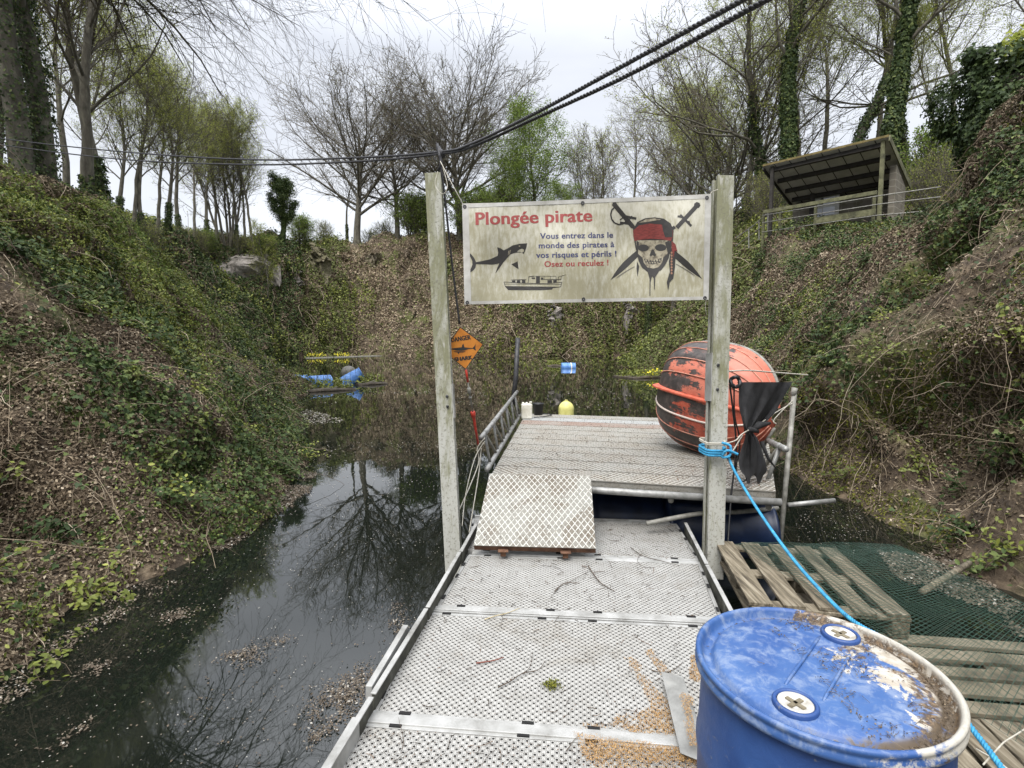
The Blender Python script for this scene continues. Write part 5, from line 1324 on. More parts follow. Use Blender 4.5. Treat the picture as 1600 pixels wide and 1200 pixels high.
mb = MB(); R = .135; prof = [(0, 0), (R*.8, .02), (R, .10), (R, .62)] + [(R * math.cos(a), .62 + R * 1.05 * math.sin(a)) for a in [k * math.pi / 20 for k in range(1, 10)]] + [(0, .62 + R * 1.05)]
M_YEL = worn('yellow_plastic', [(.3,(.45,.42,.12)),(.7,(.66,.63,.24))], 8, .5, bump=.05)
q = Vector((by_.x, by_.y, .06)); mb.lathe(prof, q, 28, None, False); mb.build('body', M_YEL, yb, smooth=True)
mb = MB(); mb.tube([q + Vector((-.03,0,.75)), q + Vector((-.02,0,.775)), q + Vector((.02,0,.775)), q + Vector((.03,0,.75))], .010, 6); mb.build('lifting_eye', M_YEL, yb, smooth=True)
mb = MB(); mb.tube(smooth_path([on_z(835,652,PZ+.02), on_z(850,651,PZ+.02), on_z(862,648,PZ+.02), on_z(848,646,PZ+.02)]), .008, 6); tag(mb.build('black_hose', M_BLACK, smooth=True), 'short loop of black hose lying by the bucket', 'hose')

# ================================================================ THE BLUE DRUM IN FRONT
DC = Vector((.794, 1.312, CAMZ - .84)); DR = .30
dbase = Vector((DC.x, DC.y, DZ + .004)); DH = DC.z - dbase.z
dm_ = thing('blue_drum', 'big weathered blue plastic drum with peeling, dirt-caked lid standing on the walkway', 'drum', tuple(dbase))
def drum_mat(lid):
    m, t, b = new_mat('drum_lid_plastic' if lid else 'drum_body_plastic')
    oc = t.nodes.new('ShaderNodeTexCoord').outputs['Object']
    sp = t.nodes.new('ShaderNodeSeparateXYZ'); t.links.new(oc, sp.inputs[0])
    n = noise(t, oc, 5.2, 10, .74, .9); n2 = noise(t, oc, 22, 8, .72, .5); n3 = noise(t, oc, 3.0, 5, .6, .4); n4 = noise(t, oc, 75, 4, .7, 0)
    if lid:
        blue = mixc(t, step(t, n3, .35, .68), (.018,.064,.215), (.048,.112,.275))
        blue = mixc(t, math_node(t, 'MULTIPLY', step(t, n2, .44, .66), .6), blue, (.22,.27,.36))
        gx_ = math_node(t, 'ADD', math_node(t, 'MULTIPLY', sp.outputs[0], 1.25), math_node(t, 'MULTIPLY', sp.outputs[1], .10))
        v = math_node(t, 'ADD', math_node(t, 'MULTIPLY', n, 1.15), gx_)
        chalk = step(t, v, .76, .78)
        blue = mixc(t, chalk, blue, mixc(t, step(t, n2, .35, .65), (.32,.28,.22), (.47,.44,.39)))
        v2 = math_node(t, 'ADD', noise(t, oc, 8.5, 9, .72, .8), math_node(t, 'MULTIPLY', sp.outputs[0], .55))
        mud = math_node(t, 'MULTIPLY', step(t, v2, .61, .66), step(t, n4, .30, .46))
        blue = mixc(t, mud, blue, mixc(t, step(t, n4, .45, .62), (.055,.035,.02), (.19,.13,.075)))
        r_ = math_node(t, 'SQRT', math_node(t, 'ADD', math_node(t, 'MULTIPLY', sp.outputs[0], sp.outputs[0]), math_node(t, 'MULTIPLY', sp.outputs[1], sp.outputs[1])))
        ringm = math_node(t, 'MULTIPLY', step(t, r_, .238, .255), math_node(t, 'SUBTRACT', 1.0, step(t, r_, .272, .280)))
        rd = math_node(t, 'MULTIPLY', ringm, step(t, math_node(t, 'ADD', n2, math_node(t, 'MULTIPLY', sp.outputs[0], .8)), .42, .56))
        blue = mixc(t, rd, blue, (.10,.075,.05))
        rim = math_node(t, 'MULTIPLY', step(t, r_, .280, .288), step(t, math_node(t, 'ADD', n, math_node(t, 'ADD', math_node(t, 'MULTIPLY', sp.outputs[0], 1.0), math_node(t, 'MULTIPLY', sp.outputs[1], -.35))), .60, .68))
        blue = mixc(t, rim, blue, (.42,.40,.35))
        hgt = math_node(t, 'ADD', math_node(t, 'MULTIPLY', mud, .8), math_node(t, 'MULTIPLY', n2, .25))
    else:
        blue = mixc(t, step(t, n3, .35, .68), (.010,.038,.15), (.025,.070,.22))
        blue = mixc(t, math_node(t, 'MULTIPLY', step(t, math_node(t, 'ADD', n, math_node(t, 'MULTIPLY', sp.outputs[0], .25)), .56, .70), .85), blue, (.045,.048,.035))
        blue = mixc(t, math_node(t, 'MULTIPLY', step(t, n2, .60, .70), .5), blue, (.26,.24,.17))
        hgt = n2
    t.links.new(blue, b.inputs['Base Color']); b.inputs['Roughness'].default_value = .42
    rr_ = t.nodes.new('ShaderNodeMapRange'); t.links.new(n2, rr_.inputs['Value']); rr_.inputs['To Min'].default_value = .25; rr_.inputs['To Max'].default_value = .75
    t.links.new(rr_.outputs[0], b.inputs['Roughness'])
    bp = t.nodes.new('ShaderNodeBump'); bp.inputs['Strength'].default_value = .5; bp.inputs['Distance'].default_value = .004
    t.links.new(hgt, bp.inputs['Height']); t.links.new(bp.outputs[0], b.inputs['Normal'])
    return m
M_LID, M_BODY = drum_mat(True), drum_mat(False)
H = DH
mb = MB(); mb.lathe([(0, .0), (.272, 0), (.284, .01), (.290, .05), (.286, H*.3), (.292, H*.34), (.292, H*.36), (.287, H*.40), (.288, H*.62), (.293, H*.655), (.293, H*.675), (.288, H*.71), (.284, H-.10), (.278, H-.055), (.2785, H-.045)], dbase, 96, None, False)
mb.build('body', M_BODY, dm_, smooth=True)
mb = MB(); mb.lathe([(.2785, H-.046), (.292, H-.044), (.300, H-.038), (.3015, H-.028), (.297, H-.022), (.2955, H-.016), (.3005, H-.010), (.300, H-.003), (.294, H+.001), (.288, H-.001), (.284, H-.008), (.280, H-.022), (.274, H-.030), (.262, H-.031),
                     (.256, H-.026), (.252, H-.016), (.244, H-.0115), (.20, H-.0095), (.12, H-.012), (.05, H-.014), (0, H-.0145)], dbase, 120, None, False)
mb.build('lid', M_LID, dm_, smooth=True)
# raised strip between the bungs
zt = DC.z - .011
g0, g1 = on_z(1253,1078,zt), on_z(1303,1003,zt); d = (g1 - g0).normalized(); nn = Vector((d.y, -d.x, 0)); W2 = .085
mb = MB(); c_ = g0.lerp(g1, .5)
for o in (-.036, .048):
    mb.tube([c_ - d * .15 + nn * o + Vector((0,0,-.003)), c_ - d * .12 + nn * o + Vector((0,0,.0005)), c_ + d * .12 + nn * o + Vector((0,0,.0005)), c_ + d * .15 + nn * o + Vector((0,0,-.003))], .0042, 8)
mb.build('moulded_rib', M_LID, dm_, smooth=True)
M_BUNGW = worn('chalky_white_plug', [(.3,(.22,.20,.16)),(.55,(.44,.43,.40)),(.8,(.52,.51,.49))], 26, .6, bump=.2)
for px, py in ((1313, 990), (1243, 1098)):
    c_ = on_z(px, py, zt + .008); c_.z = zt
    mb = MB(); mb.lathe([(.050, -.006), (.050, .008), (.047, .012), (.041, .012), (.040, .007)], c_, 40, None, False); mb.build('bung_collar', M_BODY, dm_, smooth=True)
    mb = MB(); mb.lathe([(0, .006), (.022, .006), (.030, .009), (.036, .0105), (.0385, .009), (.0392, .004)], c_, 40, None, False); bu = mb.build('bung', M_BUNGW, dm_, smooth=True)
    mb = MB()
    for a in (.5, .5 + math.pi / 2):
        R = Matrix.Rotation(a, 3, 'Z'); mb.box(c_ + Vector((0, 0, .0075)), (.048, .012, .004), R)
    mb.build('cross_recess', worn('grimy_recess', [(.3,(.09,.075,.05)),(.7,(.22,.19,.13))], 40, .9), bu, bevel=.003)
# leaf crumbs and dry stalks caked on the lid
r = np.random.default_rng(5); cl = Cloud(); n = 2600
a = r.uniform(0, 6.283, n); rad = np.where(r.random(n) < .45, r.normal(.266, .006, n), np.sqrt(r.random(n)) * .25)
P = np.stack([DC.x + rad * np.cos(a), DC.y + rad * np.sin(a), np.where(rad > .256, DC.z - .028, DC.z - .009)], 1)
lx = P[:, 0] - DC.x
keep = (fbm(P - [0, 0, 0], 9, 3, 4) + lx * 3.2 > .28) | ((rad > .256) & (r.random(n) < .35 + lx * 1.2)); P = P[keep]
leaves(cl, P, np.tile([0, 0, 1.], (len(P), 1)), .0055, CURL, KITE_F, r, .5, r.random(len(P)) * .75)
m = int(keep.sum() * .35); D = r.normal(0, 1, (m, 3)); D[:, 2] *= .1
curves(cl, P[:m] + [0, 0, .002], D, r.uniform(.008, .03, m), np.full(m, .0006), r, 4, 0, .4, 3, r.random(m) * .8)
o = link('dry_debris', cl.mesh('dry_debris'), M_DEAD); tag(o, 'crumbled leaves and dry stalks caked on the drum lid', 'debris', kind='stuff')

# metal sheet leaning by the drum
q = [on_z(1033,1049,DZ+.05), on_z(1066,1056,DZ+.05), on_z(1112,1196,DZ+.03), on_z(1063,1176,DZ+.03)]
M_SHEET = worn('dull_zinc_sheet', [(.3,(.16,.16,.15)),(.55,(.30,.30,.285)),(.8,(.40,.385,.35))], 7, .5, .3, bump=.1)
mb = MB(); mb.slab(q, .004); 
e = Vector((0, 0, -.02)); mb.slab([q[1], q[1] + Vector((.004,0,0)), q[2] + Vector((.004,0,0)), q[2]], .022)
tag(mb.build('metal_sheet', M_SHEET, loc=tuple(q[3]), bevel=.001), 'bent grey metal strip lying on the walkway against the drum', 'metal sheet')

# orange grain spilled over the panels
def inpoly(px, py, poly):
    ins = np.zeros(len(px), bool); n = len(poly)
    for i in range(n):
        x0, y0 = poly[i]; x1, y1 = poly[(i+1) % n]
        c = ((y0 > py) != (y1 > py)) & (px < (x1 - x0) * (py - y0) / (y1 - y0 + 1e-9) + x0); ins ^= c
    return ins
def dec_points(polys, r):
    out = []
    for poly, n, z in polys:
        xs = [p[0] for p in poly]; ys = [p[1] for p in poly]
        W0 = [on_z(x, y, z) for x, y in poly]; X0, X1 = min(p.x for p in W0), max(p.x for p in W0); Y0, Y1 = min(p.y for p in W0), max(p.y for p in W0)
        x = r.uniform(X0, X1, n * 3); y = r.uniform(Y0, Y1, n * 3); k = inpoly(x, y, [(p.x, p.y) for p in W0])
        q = np.stack([x[k], y[k], np.full(k.sum(), z)], 1)[:n]; out.append(q)
    return np.concatenate(out)
r = np.random.default_rng(9)
M_SAND = leaf_mat('orange_grain', [(0, (.17,.085,.03)), (.45, (.33,.19,.07)), (1, (.50,.33,.15))], .85, .05, .2)
def edged(poly, n, z, gain, sc, sd, thr, nz=.12):
    """points in a region, thinning raggedly towards its outline"""
    P = dec_points([(poly, n, z)], r); pl_ = [np.array(on_z(x, y, z))[:2] for x, y in poly]; ed = np.full(len(P), 9.)
    for k in range(len(pl_)):
        a, b_ = pl_[k], pl_[(k+1) % len(pl_)]; d = b_ - a; tt = np.clip(((P[:, :2] - a) @ d) / (d @ d), 0, 1)
        ed = np.minimum(ed, np.linalg.norm(P[:, :2] - a - tt[:, None] * d, axis=1))
    return P[np.minimum(ed * gain, .8) + fbm(P, sc, 4, sd) * .7 + r.normal(0, nz, len(P)) > thr]
P = np.concatenate([edged([(870,1125),(1010,1140),(1085,1160),(1120,1210),(1130,1300),(860,1300),(920,1205)], 11000, DZ+.003, 14, 9, 3, .50), edged([(900,1132),(985,1108),(1052,1080),(1076,1165),(1010,1160)], 5600, DZ+.003, 16, 12, 4, .50),
   edged([(974,1026),(990,1024),(1054,1105),(1070,1150),(1036,1150),(1000,1080)], 2600, DZ+.003, 34, 14, 5, .55), edged([(1003,1016),(1018,1012),(1050,1050),(1032,1056)], 900, DZ+.003, 60, 14, 6, .35),
   edged([(1074,1020),(1098,1020),(1098,1072),(1076,1060)], 1300, DZ+.003, 40, 12, 7, .35), edged([(890,1140),(1085,1168),(1100,1196),(915,1190)], 4200, DZ+.018, 30, 10, 8, .5), edged([(1056,1072),(1082,1085),(1104,1176),(1074,1165)], 2000, DZ+.052, 30, 12, 9, .5)])
cl = Cloud(); leaves(cl, P, np.tile([0, 0, 1.], (len(P), 1)), .0046, CURL, KITE_F, r, .25, lift=.15)
tag(link('spilled_grain', cl.mesh('spilled_grain'), M_SAND), 'orange grain spilled over the walkway panels by the drum', 'spilled grain', kind='stuff')

# twigs, crumbs and dead leaves dropped on the decks
M_DTWIG = leaf_mat('dark_twig', [(0, (.03,.024,.018)), (.7, (.10,.075,.055)), (1, (.20,.13,.09))], .85, 0, .2)
W1 = [([(690,945),(1122,965),(1090,882),(740,869)], 1), ([(592,1110),(1110,1150),(1110,975),(664,960)], 1), ([(520,1198),(1080,1200),(1090,1178),(572,1136)], .5), ([(930,870),(1088,874),(1054,820),(930,815)], .7)]
polys = [(p, int(95 * w), DZ + .006) for p, w in W1] + [([(742,850),(930,855),(922,746),(767,742)], 0, .5)]
P = dec_points(polys[:4], r); m = len(P); D = r.normal(0, 1, (m, 3)); D[:, 2] = 0
cl = Cloud(); pts = curves(cl, P, D, r.gamma(2, .022, m), r.uniform(.0009, .0020, m), r, 6, 0, .35, 4)
sub = pts[:, 2][:int(m*.6)]; D2 = D[:len(sub)] + r.normal(0, .8, (len(sub), 3)); D2[:, 2] = 0
curves(cl, sub, D2, r.uniform(.01, .04, len(sub)), np.full(len(sub), .0008), r, 4, 0, .3, 3)
P = dec_points([(p, int(900 * w), DZ + .004) for p, w in W1], r); cl2 = cl
leaves(cl, P, np.tile([0, 0, 1.], (len(P), 1)), .0065, CURL, KITE_F, r, .5)
# on the ramp plate and platform
n = 380; u, v = r.random(n), r.random(n); A_n, B_n, C_n, D_n = [np.array(x) for x in (A, B, C_b, D_b)]
P = A_n[None]*((1-u)*(1-v))[:, None] + B_n[None]*(u*(1-v))[:, None] + C_n[None]*(u*v)[:, None] + D_n[None]*((1-u)*v)[:, None] + [0, 0, .006]
leaves(cl, P, np.tile([0, -.4, 1.], (n, 1)), .010, CURL, KITE_F, r, .3)
P = dec_points([([(772,742),(1190,760),(1150,660),(822,650)], 1600, PZ + .012), ([(1080,690),(1200,690),(1205,765),(1110,762)], 1400, PZ + .012)], r)
leaves(cl, P, np.tile([0, 0, 1.], (len(P), 1)), .016, CURL, KITE_F, r, .4)
tag(link('twig_litter', cl.mesh('twig_litter'), M_DTWIG), 'broken twigs, leaf crumbs and bark scattered over the decks', 'litter', kind='stuff')
def stick(name, label, px, rad, mat, z=DZ + .008, br_=()):
    mb = MB(); P = smooth_path([on_z(x, y, z + .003) for x, y in px], 4); mb.tube(P, [rad * (1 - .5 * k / len(P)) for k in range(len(P))], 6)
    for b2 in br_: P = smooth_path([on_z(x, y, z + .003) for x, y in b2], 4); mb.tube(P, [rad * .6 * (1 - .5 * k / len(P)) for k in range(len(P))], 5)
    tag(mb.build(name, mat, loc=tuple(on_z(*px[0], z)), smooth=True), label, 'twig')
M_T1 = worn('twig_bark', [(.3,(.04,.03,.022)),(.7,(.12,.09,.065))], 60, .85); M_T2 = plain('straw', (.42,.35,.20), .8); M_T3 = plain('reddish_twig', (.15,.05,.035), .7)
stick('twig', 'longest dark bent twig on the second walkway panel', [(919,884),(926,895),(938,910),(950,918),(961,924)], .0042, M_T1, br_=([(926,895),(936,893),(945,893)],))
stick('twig', 'forked dark twig in the middle of the second walkway panel', [(867,923),(877,914),(888,910),(900,912)], .0030, M_T1, br_=([(888,910),(905,901),(920,892)], [(874,917),(866,926),(860,934)]))
stick('straw', 'pale curved straw lying across the beam between second and third panels', [(757,968),(775,962),(792,958),(812,950)], .0028, M_T2)
stick('twig', 'reddish stubby twig on the left half of the third panel', [(744,1036),(760,1034),(775,1031),(787,1027)], .0042, M_T3)
stick('twig', 'thin forked twig in the centre of the third panel', [(778,1074),(798,1064),(815,1053),(836,1048)], .0030, M_T1, br_=([(815,1053),(828,1042),(832,1018)], [(826,1050),(842,1046),(852,1032)]))
stick('twig', 'curved brown twig on the third panel near the drum', [(1018,1047),(1032,1050),(1050,1048),(1066,1036)], .0026, M_T1)
stick('twig', 'zigzag twig lying across the far panel corner', [(985,855),(1000,866),(1016,872),(1040,878),(1062,884)], .0028, M_T1, br_=([(1000,866),(996,876),(1002,884)],))
r2 = np.random.default_rng(3); c0 = np.array(on_z(862, 1070, DZ + .012)); cl = Cloud(); n = 260
P = c0 + r2.normal(0, 1, (n, 3)) * [.022, .016, .006]; leaves(cl, P, np.tile([0, 0, 1.], (n, 1)), .010, KITE, KITE_F, r2, .8); o = link('moss_clump', cl.mesh('moss_clump'), M_MOSS, loc=tuple(c0)); tag(o, 'small clump of green moss on the third walkway panel', 'moss clump')

# ================================================================ PALLETS AND WIRE NETTING
def pallet(label, origin, d, w, ln_, n, z, seed, bw=.105, mat=None):
    """boards run along d; origin is the far left corner"""
    rr_ = random.Random(seed); d = Vector(d).normalized(); x = Vector((-d.y, d.x, 0)); 
    if x.x < 0: x = -x
    o = Vector(origin); p = thing('pallet', label, 'pallet', (o.x, o.y, z - .144), 0, 'wooden pallets beside the walkway')
    for k in range(n):
        f = (bw / 2 + (w - bw) * k / (n - 1)) + rr_.uniform(-.008, .008); ww = bw * rr_.uniform(.85, 1.15); s0, s1 = rr_.uniform(-.01, .01), rr_.uniform(-.01, .01)
        mb = MB(); mb.beam(o + x * f + d * s0 + Vector((0,0,z - .011)), o + x * f + d * (ln_ + s1) + Vector((0,0,z - .011 + rr_.uniform(-.003, .003))), ww, .022)
        mb.build('deck_board', mat or M_WOOD, p, bevel=.003)
    for f in (.05, .5, .95):
        mb = MB(); mb.beam(o + d * ln_ * f + Vector((0,0,z - .035)), o + d * ln_ * f + x * w + Vector((0,0,z - .035)), .10, .022); mb.build('stringer_board', M_WOOD, p, bevel=.003)
        for g in (.07, .5, .93):
            mb = MB(); mb.box(o + d * ln_ * f + x * w * g + Vector((0,0,z - .085)), (.10, .10, .074)); mb.build('block', M_WOOD, p, bevel=.004)
    for g in (.07, .5, .93):
        mb = MB(); mb.beam(o + x * w * g + Vector((0,0,z - .134)), o + x * w * g + d * ln_ + Vector((0,0,z - .134)), .10, .02); mb.build('bottom_board', M_WOOD, p, bevel=.003)
    return p
wd = (-.17, -1, 0)
pallet('weathered pallet with long boards between the right post and the drum', on_z(1118, 877, .17), wd, .86, 1.0, 5, .17, 1, .12)
pallet('algae-stained pallet mostly hidden under the green netting', on_z(1345, 938, .19), (1, -.12, 0), .95, 1.25, 6, .19, 2, .10, M_WOOD_G) if False else None
o_ = on_z(1290, 985, .17)
pallet('algae-stained pallet mostly hidden under the green netting', (o_.x + .02, o_.y - 1.0, 0), (1, -.14, 0), .98, 1.15, 7, .19, 2, .10, M_WOOD_G)
o_ = on_z(1508, 1092, .24)
pallet('bleached pallet with broad boards at the bottom right, right of the drum', (o_.x - .86, o_.y + .02, 0), wd, 1.0, 1.2, 6, .235, 3, .15)
r = np.random.default_rng(17); cl = Cloud()
e00, e10, e01, e11 = [np.array(on_z(*q)) for q in ((1150,868,.26), (1690,1245,.28), (1400,872,.30), (1690,1000,.45))]
for lay in range(2):
    nu, nv, S = 74, 30, 48
    def surf(U, V):
        P = e00*((1-U)*(1-V))[..., None] + e10*(U*(1-V))[..., None] + e01*((1-U)*V)[..., None] + e11*(U*V)[..., None]
        q = P.reshape(-1, 3) * [1, 1, 0] + [0, 0, lay * 3.1]
        h = (fbm(q, 1.7, 3, lay * 5) * .07).reshape(U.shape); w = (fbm(q, 2.4, 2, 40 + lay) * .045).reshape(U.shape)
        P = P.copy(); P[..., 2] += .075 + lay * .018 + h * .6 + .015 * np.sin(V * 3.1); P[..., 0] += w; P[..., 1] += w * .7; return P
    sh = (r.random() - .5) * .25
    V, S_ = np.meshgrid(np.linspace(0, 1, nv), np.linspace(0, 1, S), indexing='ij'); pts = surf(np.clip(S_ + sh * (V - .5) * .3, 0, 1), V); tubes(cl, pts, np.full(pts.shape[:2], .0010), 3, r.random(nv))
    U, S_ = np.meshgrid(np.linspace(0, 1, nu), np.linspace(0, 1, 24), indexing='ij'); pts = surf(np.clip(U + sh * (S_ - .5) * .3, 0, 1), S_); tubes(cl, pts, np.full(pts.shape[:2], .0010), 3, r.random(nu))
o = link('wire_netting', cl.mesh('wire_netting'), M_WIRE, loc=tuple(e00)); tag(o, 'crumpled green wire netting draped over the pallets towards the right bank', 'netting')
mb = MB(); mb.tube([at(1440,925,3.6), at(1515,880,4.1)], .022, 8); tag(mb.build('wooden_stake', M_WOOD, loc=tuple(at(1440,925,3.6)), smooth=True), 'grey wooden stake slanting out of the foot of the right bank', 'stake')
mb = MB(); mb.tube([at(1536,1195,1.9), at(1568,1160,2.0), at(1600,1140,2.1), at(1650,1080,2.3)], .003, 6); mb.tube([at(1525,1170,1.95), at(1560,1190,1.9), at(1610,1230,1.8)], .003, 6)
tag(mb.build('loose_wire', M_STR, smooth=True), 'loose pale wires crossing above the pallet at the bottom right', 'wire')

# ================================================================ THINGS AFLOAT FAR OUT
M_BLU2 = worn('sun_faded_blue_plastic', [(.3,(.05,.15,.42)),(.6,(.12,.27,.60)),(.8,(.35,.50,.72))], 5, .45, bump=.1)
def lying(label, a, b_, R, z=.08, group='barrels floating far out'):
    A_, B_ = Vector(a), Vector(b_); A_.z = B_.z = z; c = (A_ + B_) / 2
    o = barrel_mb((B_ - A_).length, R, (B_ - A_), c, 24).build('barrel', M_BLU2, loc=tuple(c), smooth=True); return tag(o, label, 'barrel', group)
pA, pB, pC = on_z(452,606,0), on_z(484,605,0), on_z(516,603,0)
lying('blue barrel lying half in the bank, leftmost of the floating barrels', pA, pB - Vector((.02,0,0)), .29, .16); lying('blue barrel lying end to end with the leftmost one', pB + Vector((.02,0,0)), pC, .29, .17)
q = on_z(448,600,0); lying('blue barrel end peeping out behind the leftmost barrel', q, q + Vector((.9, -.1, 0)), .28, .12)
q = on_z(549,600,0); o = barrel_mb(.93, .30, (.75, .25, .42), q + Vector((.05, 0, .22)), 24).build('barrel', M_BLU2, loc=tuple(q), smooth=True); tag(o, 'blue barrel tipped up beside the grey ball buoy', 'barrel', 'barrels floating far out')
q = on_z(888,575,0); lying('lone blue barrel with a white band out in the middle of the pond', q - Vector((.46,0,0)), q + Vector((.46,.05,0)), .30, .05)
mb = MB(); mb.tube([q + Vector((.12,.0,.05)), q + Vector((.20,.01,.05))], .306, 20); tag(mb.build('white_strap', plain('white_strap', (.6,.6,.58), .6), loc=tuple(q), smooth=True), 'white strap round the lone blue barrel', 'strap')
q = on_z(542,592,0); mb = MB(); R = .38; mb.lathe([(R * math.sin(k * math.pi / 20), -R * math.cos(k * math.pi / 20)) for k in range(21)], q + Vector((0,.3,.24)), 28, None, False)
gb = thing('ball_buoy', 'round grey ball buoy beside the tipped-up blue barrel', 'buoy', tuple(q)); mb.build('ball', worn('grey_buoy', [(.3,(.09,.085,.075)),(.7,(.19,.18,.16))], 4, .6, bump=0), gb, smooth=True)
mb = MB(); mb.tube([q + Vector((-.05,.3,.62)), q + Vector((0,.3,.67)), q + Vector((.05,.3,.62))], .02, 6); mb.build('eye', M_DARKM, gb, smooth=True)
M_FLOW = leaf_mat('yellow_flowers', [(0, (.62,.52,.02)), (1, (.75,.68,.06))], .6, .2)
def raft(label, pts, w, plants, flowers, seed, logs=True, pale=False):
    p0, p1 = on_z(*pts[0], 0), on_z(*pts[1], 0); r_ = np.random.default_rng(seed)
    rf = thing('planted_raft', label, 'raft', ((p0.x+p1.x)/2, (p0.y+p1.y)/2, 0), 0, 'planted rafts out on the pond'); d = (p1 - p0); nrm = Vector((-d.y, d.x, 0)).normalized()
    mb = MB()
    if logs:
        mb.tube([p0, p0.lerp(p1, .5) + Vector((0,0,.04)), p1], [.07,.09,.06], 8); mb.tube([p0 + nrm * w, p1 + nrm * w], .07, 8)
        for f in (.08, .5, .92): mb.tube([p0.lerp(p1, f) + Vector((0,0,.03)), p0.lerp(p1, f) + nrm * w + Vector((0,0,.03))], .05, 8)
    mb.slab([p0 + Vector((0,0,.06)), p1 + Vector((0,0,.06)), p1 + nrm * w + Vector((0,0,.06)), p0 + nrm * w + Vector((0,0,.06))], .08); mb.build('frame', M_PALEB if pale else M_WETW, rf)
    f = r_.random(plants); g = r_.random(plants); P = np.array(p0)[None] + np.array(d)[None] * f[:, None] + np.array(nrm)[None] * (w * g)[:, None] + [0, 0, .06]
    k = fbm(P, 1.4, 2, seed) > -.12; P = P[k]; P[:, 2] += r_.random(len(P)) ** 1.5 * .30
    cl = Cloud(); leaves(cl, P, np.tile([0, -.3, 1.], (len(P), 1)), .11, KITE, KITE_F, r_, .7, .3 + .7 * r_.random(len(P)))
    n2 = len(P) // 6; curves(cl, P[:n2], np.tile([0., 0, 1], (n2, 1)) + r_.normal(0, .25, (n2, 3)), r_.uniform(.15, .6, n2), np.full(n2, .008), r_, 4, 0, .2, 3)
    link('plants', cl.mesh('plants'), M_BRAM, rf)
    if flowers:
        cl = Cloud()
        for q in flowers:
            c = np.array(on_z(q, pts[0][1] - 1, 0)) + [0, 0, .30]; Pq = c + r_.normal(0, 1, (34, 3)) * [.28, .1, .10]; leaves(cl, Pq, np.tile([0, -.6, 1.], (34, 1)), .14, KITE, KITE_F, r_, .7)
        link('flowers', cl.mesh('flowers'), M_FLOW, rf)
M_WETW = worn('wet_wood', [(.3,(.035,.028,.02)),(.7,(.10,.08,.055))], 8, .7); M_PALEB = worn('pale_float_board', [(.3,(.22,.21,.18)),(.7,(.42,.41,.37))], 8, .7)
raft('log-framed raft with green plants just in front of the two lying barrels', ((462,614),(556,609)), 1.3, 900, None, 1)
raft('small raft with reeds and green plants right of the ball buoy', ((560,602),(605,600)), 1.6, 700, (), 2)
raft('low plants on planks behind the lying barrels at the left', ((448,598),(498,597)), .8, 350, (), 3)
raft('long pale floating board dotted with yellow flower clumps at the far end', ((484,560),(602,556)), .7, 260, (489,501,528,541), 4, False, True)
raft('green marsh plants left of the lone blue barrel', ((856,572),(878,572)), 1.0, 500, (), 5)
raft('dark plank raft with reeds and a few orange flowers left of the red boat', ((988,592),(1036,590)), 1.5, 600, (1026,), 6)

# ================================================================ WHAT FLOATS ON THE WATER
M_FLOAT = leaf_mat('floating_bits', [(0, (.04,.03,.02)), (.5, (.10,.078,.055)), (.8, (.17,.14,.105)), (1, (.36,.34,.30))], .7, 0, .3)
r = np.random.default_rng(23); cl = Cloud()
def wat(poly, n, size, clus=0, rnd=None, sd=1, thr=0., lift=.15):
    P = dec_points([(poly, n, .004)], r)
    if clus: P = P[fbm(P, clus, 4, sd) + r.normal(0, .12, len(P)) > thr]
    s = size * (1 + 0 * P[:, 0]); d_ = np.hypot(P[:, 0], P[:, 1]); s = np.maximum(s, d_ * .0022)
    leaves(cl, P, np.tile([0, 0, 1.], (len(P), 1)), s, KITE, KITE_F, r, .10, (r.random(len(P)) if rnd is None else np.clip(r.normal(rnd, .12, len(P)), 0, 1)), lift)
allw = [(-300,1290),(0,1100),(330,865),(480,745),(462,660),(455,606),(1160,606),(1240,870),(700,880),(470,1250)]
wat([(0,1100),(330,865),(480,745),(470,690),(760,690),(720,850),(480,1230),(0,1230)], 1500, .008, 0, .95)
wat([(0,1100),(330,865),(480,745),(470,690),(760,690),(720,850),(480,1230),(0,1230)], 2600, .014, 1.4, .35, 3, .34)
for (cx, cy, rx, ry, n, s) in ((527,1098,46,34,1000,.013), (560,1062,34,24,460,.012), (612,978,32,30,420,.014), (378,1024,34,20,520,.013), (277,962,26,9,260,.016), (146,1045,20,12,240,.015), (132,1145,28,20,260,.015), (612,940,20,14,160,.012), (505,1150,26,20,260,.012), (330,1120,26,14,160,.012), (440,1000,20,9,90,.012)):
    c0 = on_z(cx, cy, .004); ex_ = (on_z(cx + rx, cy, .004) - c0).length; ey_ = (on_z(cx, cy - ry, .004) - c0).length
    P = np.array(c0) + np.stack([r.normal(0, .5, n) * ex_, r.normal(0, .5, n) * ey_, 0 * r.random(n)], 1)
    P = P[fbm(P, 5.5, 4, cx) + r.normal(0, .10, n) > -.05]
    leaves(cl, P, np.tile([0, 0, 1.], (len(P), 1)), s, CURL, KITE_F, r, .25, np.clip(r.normal(.45, .28, len(P)), 0, 1), .3)
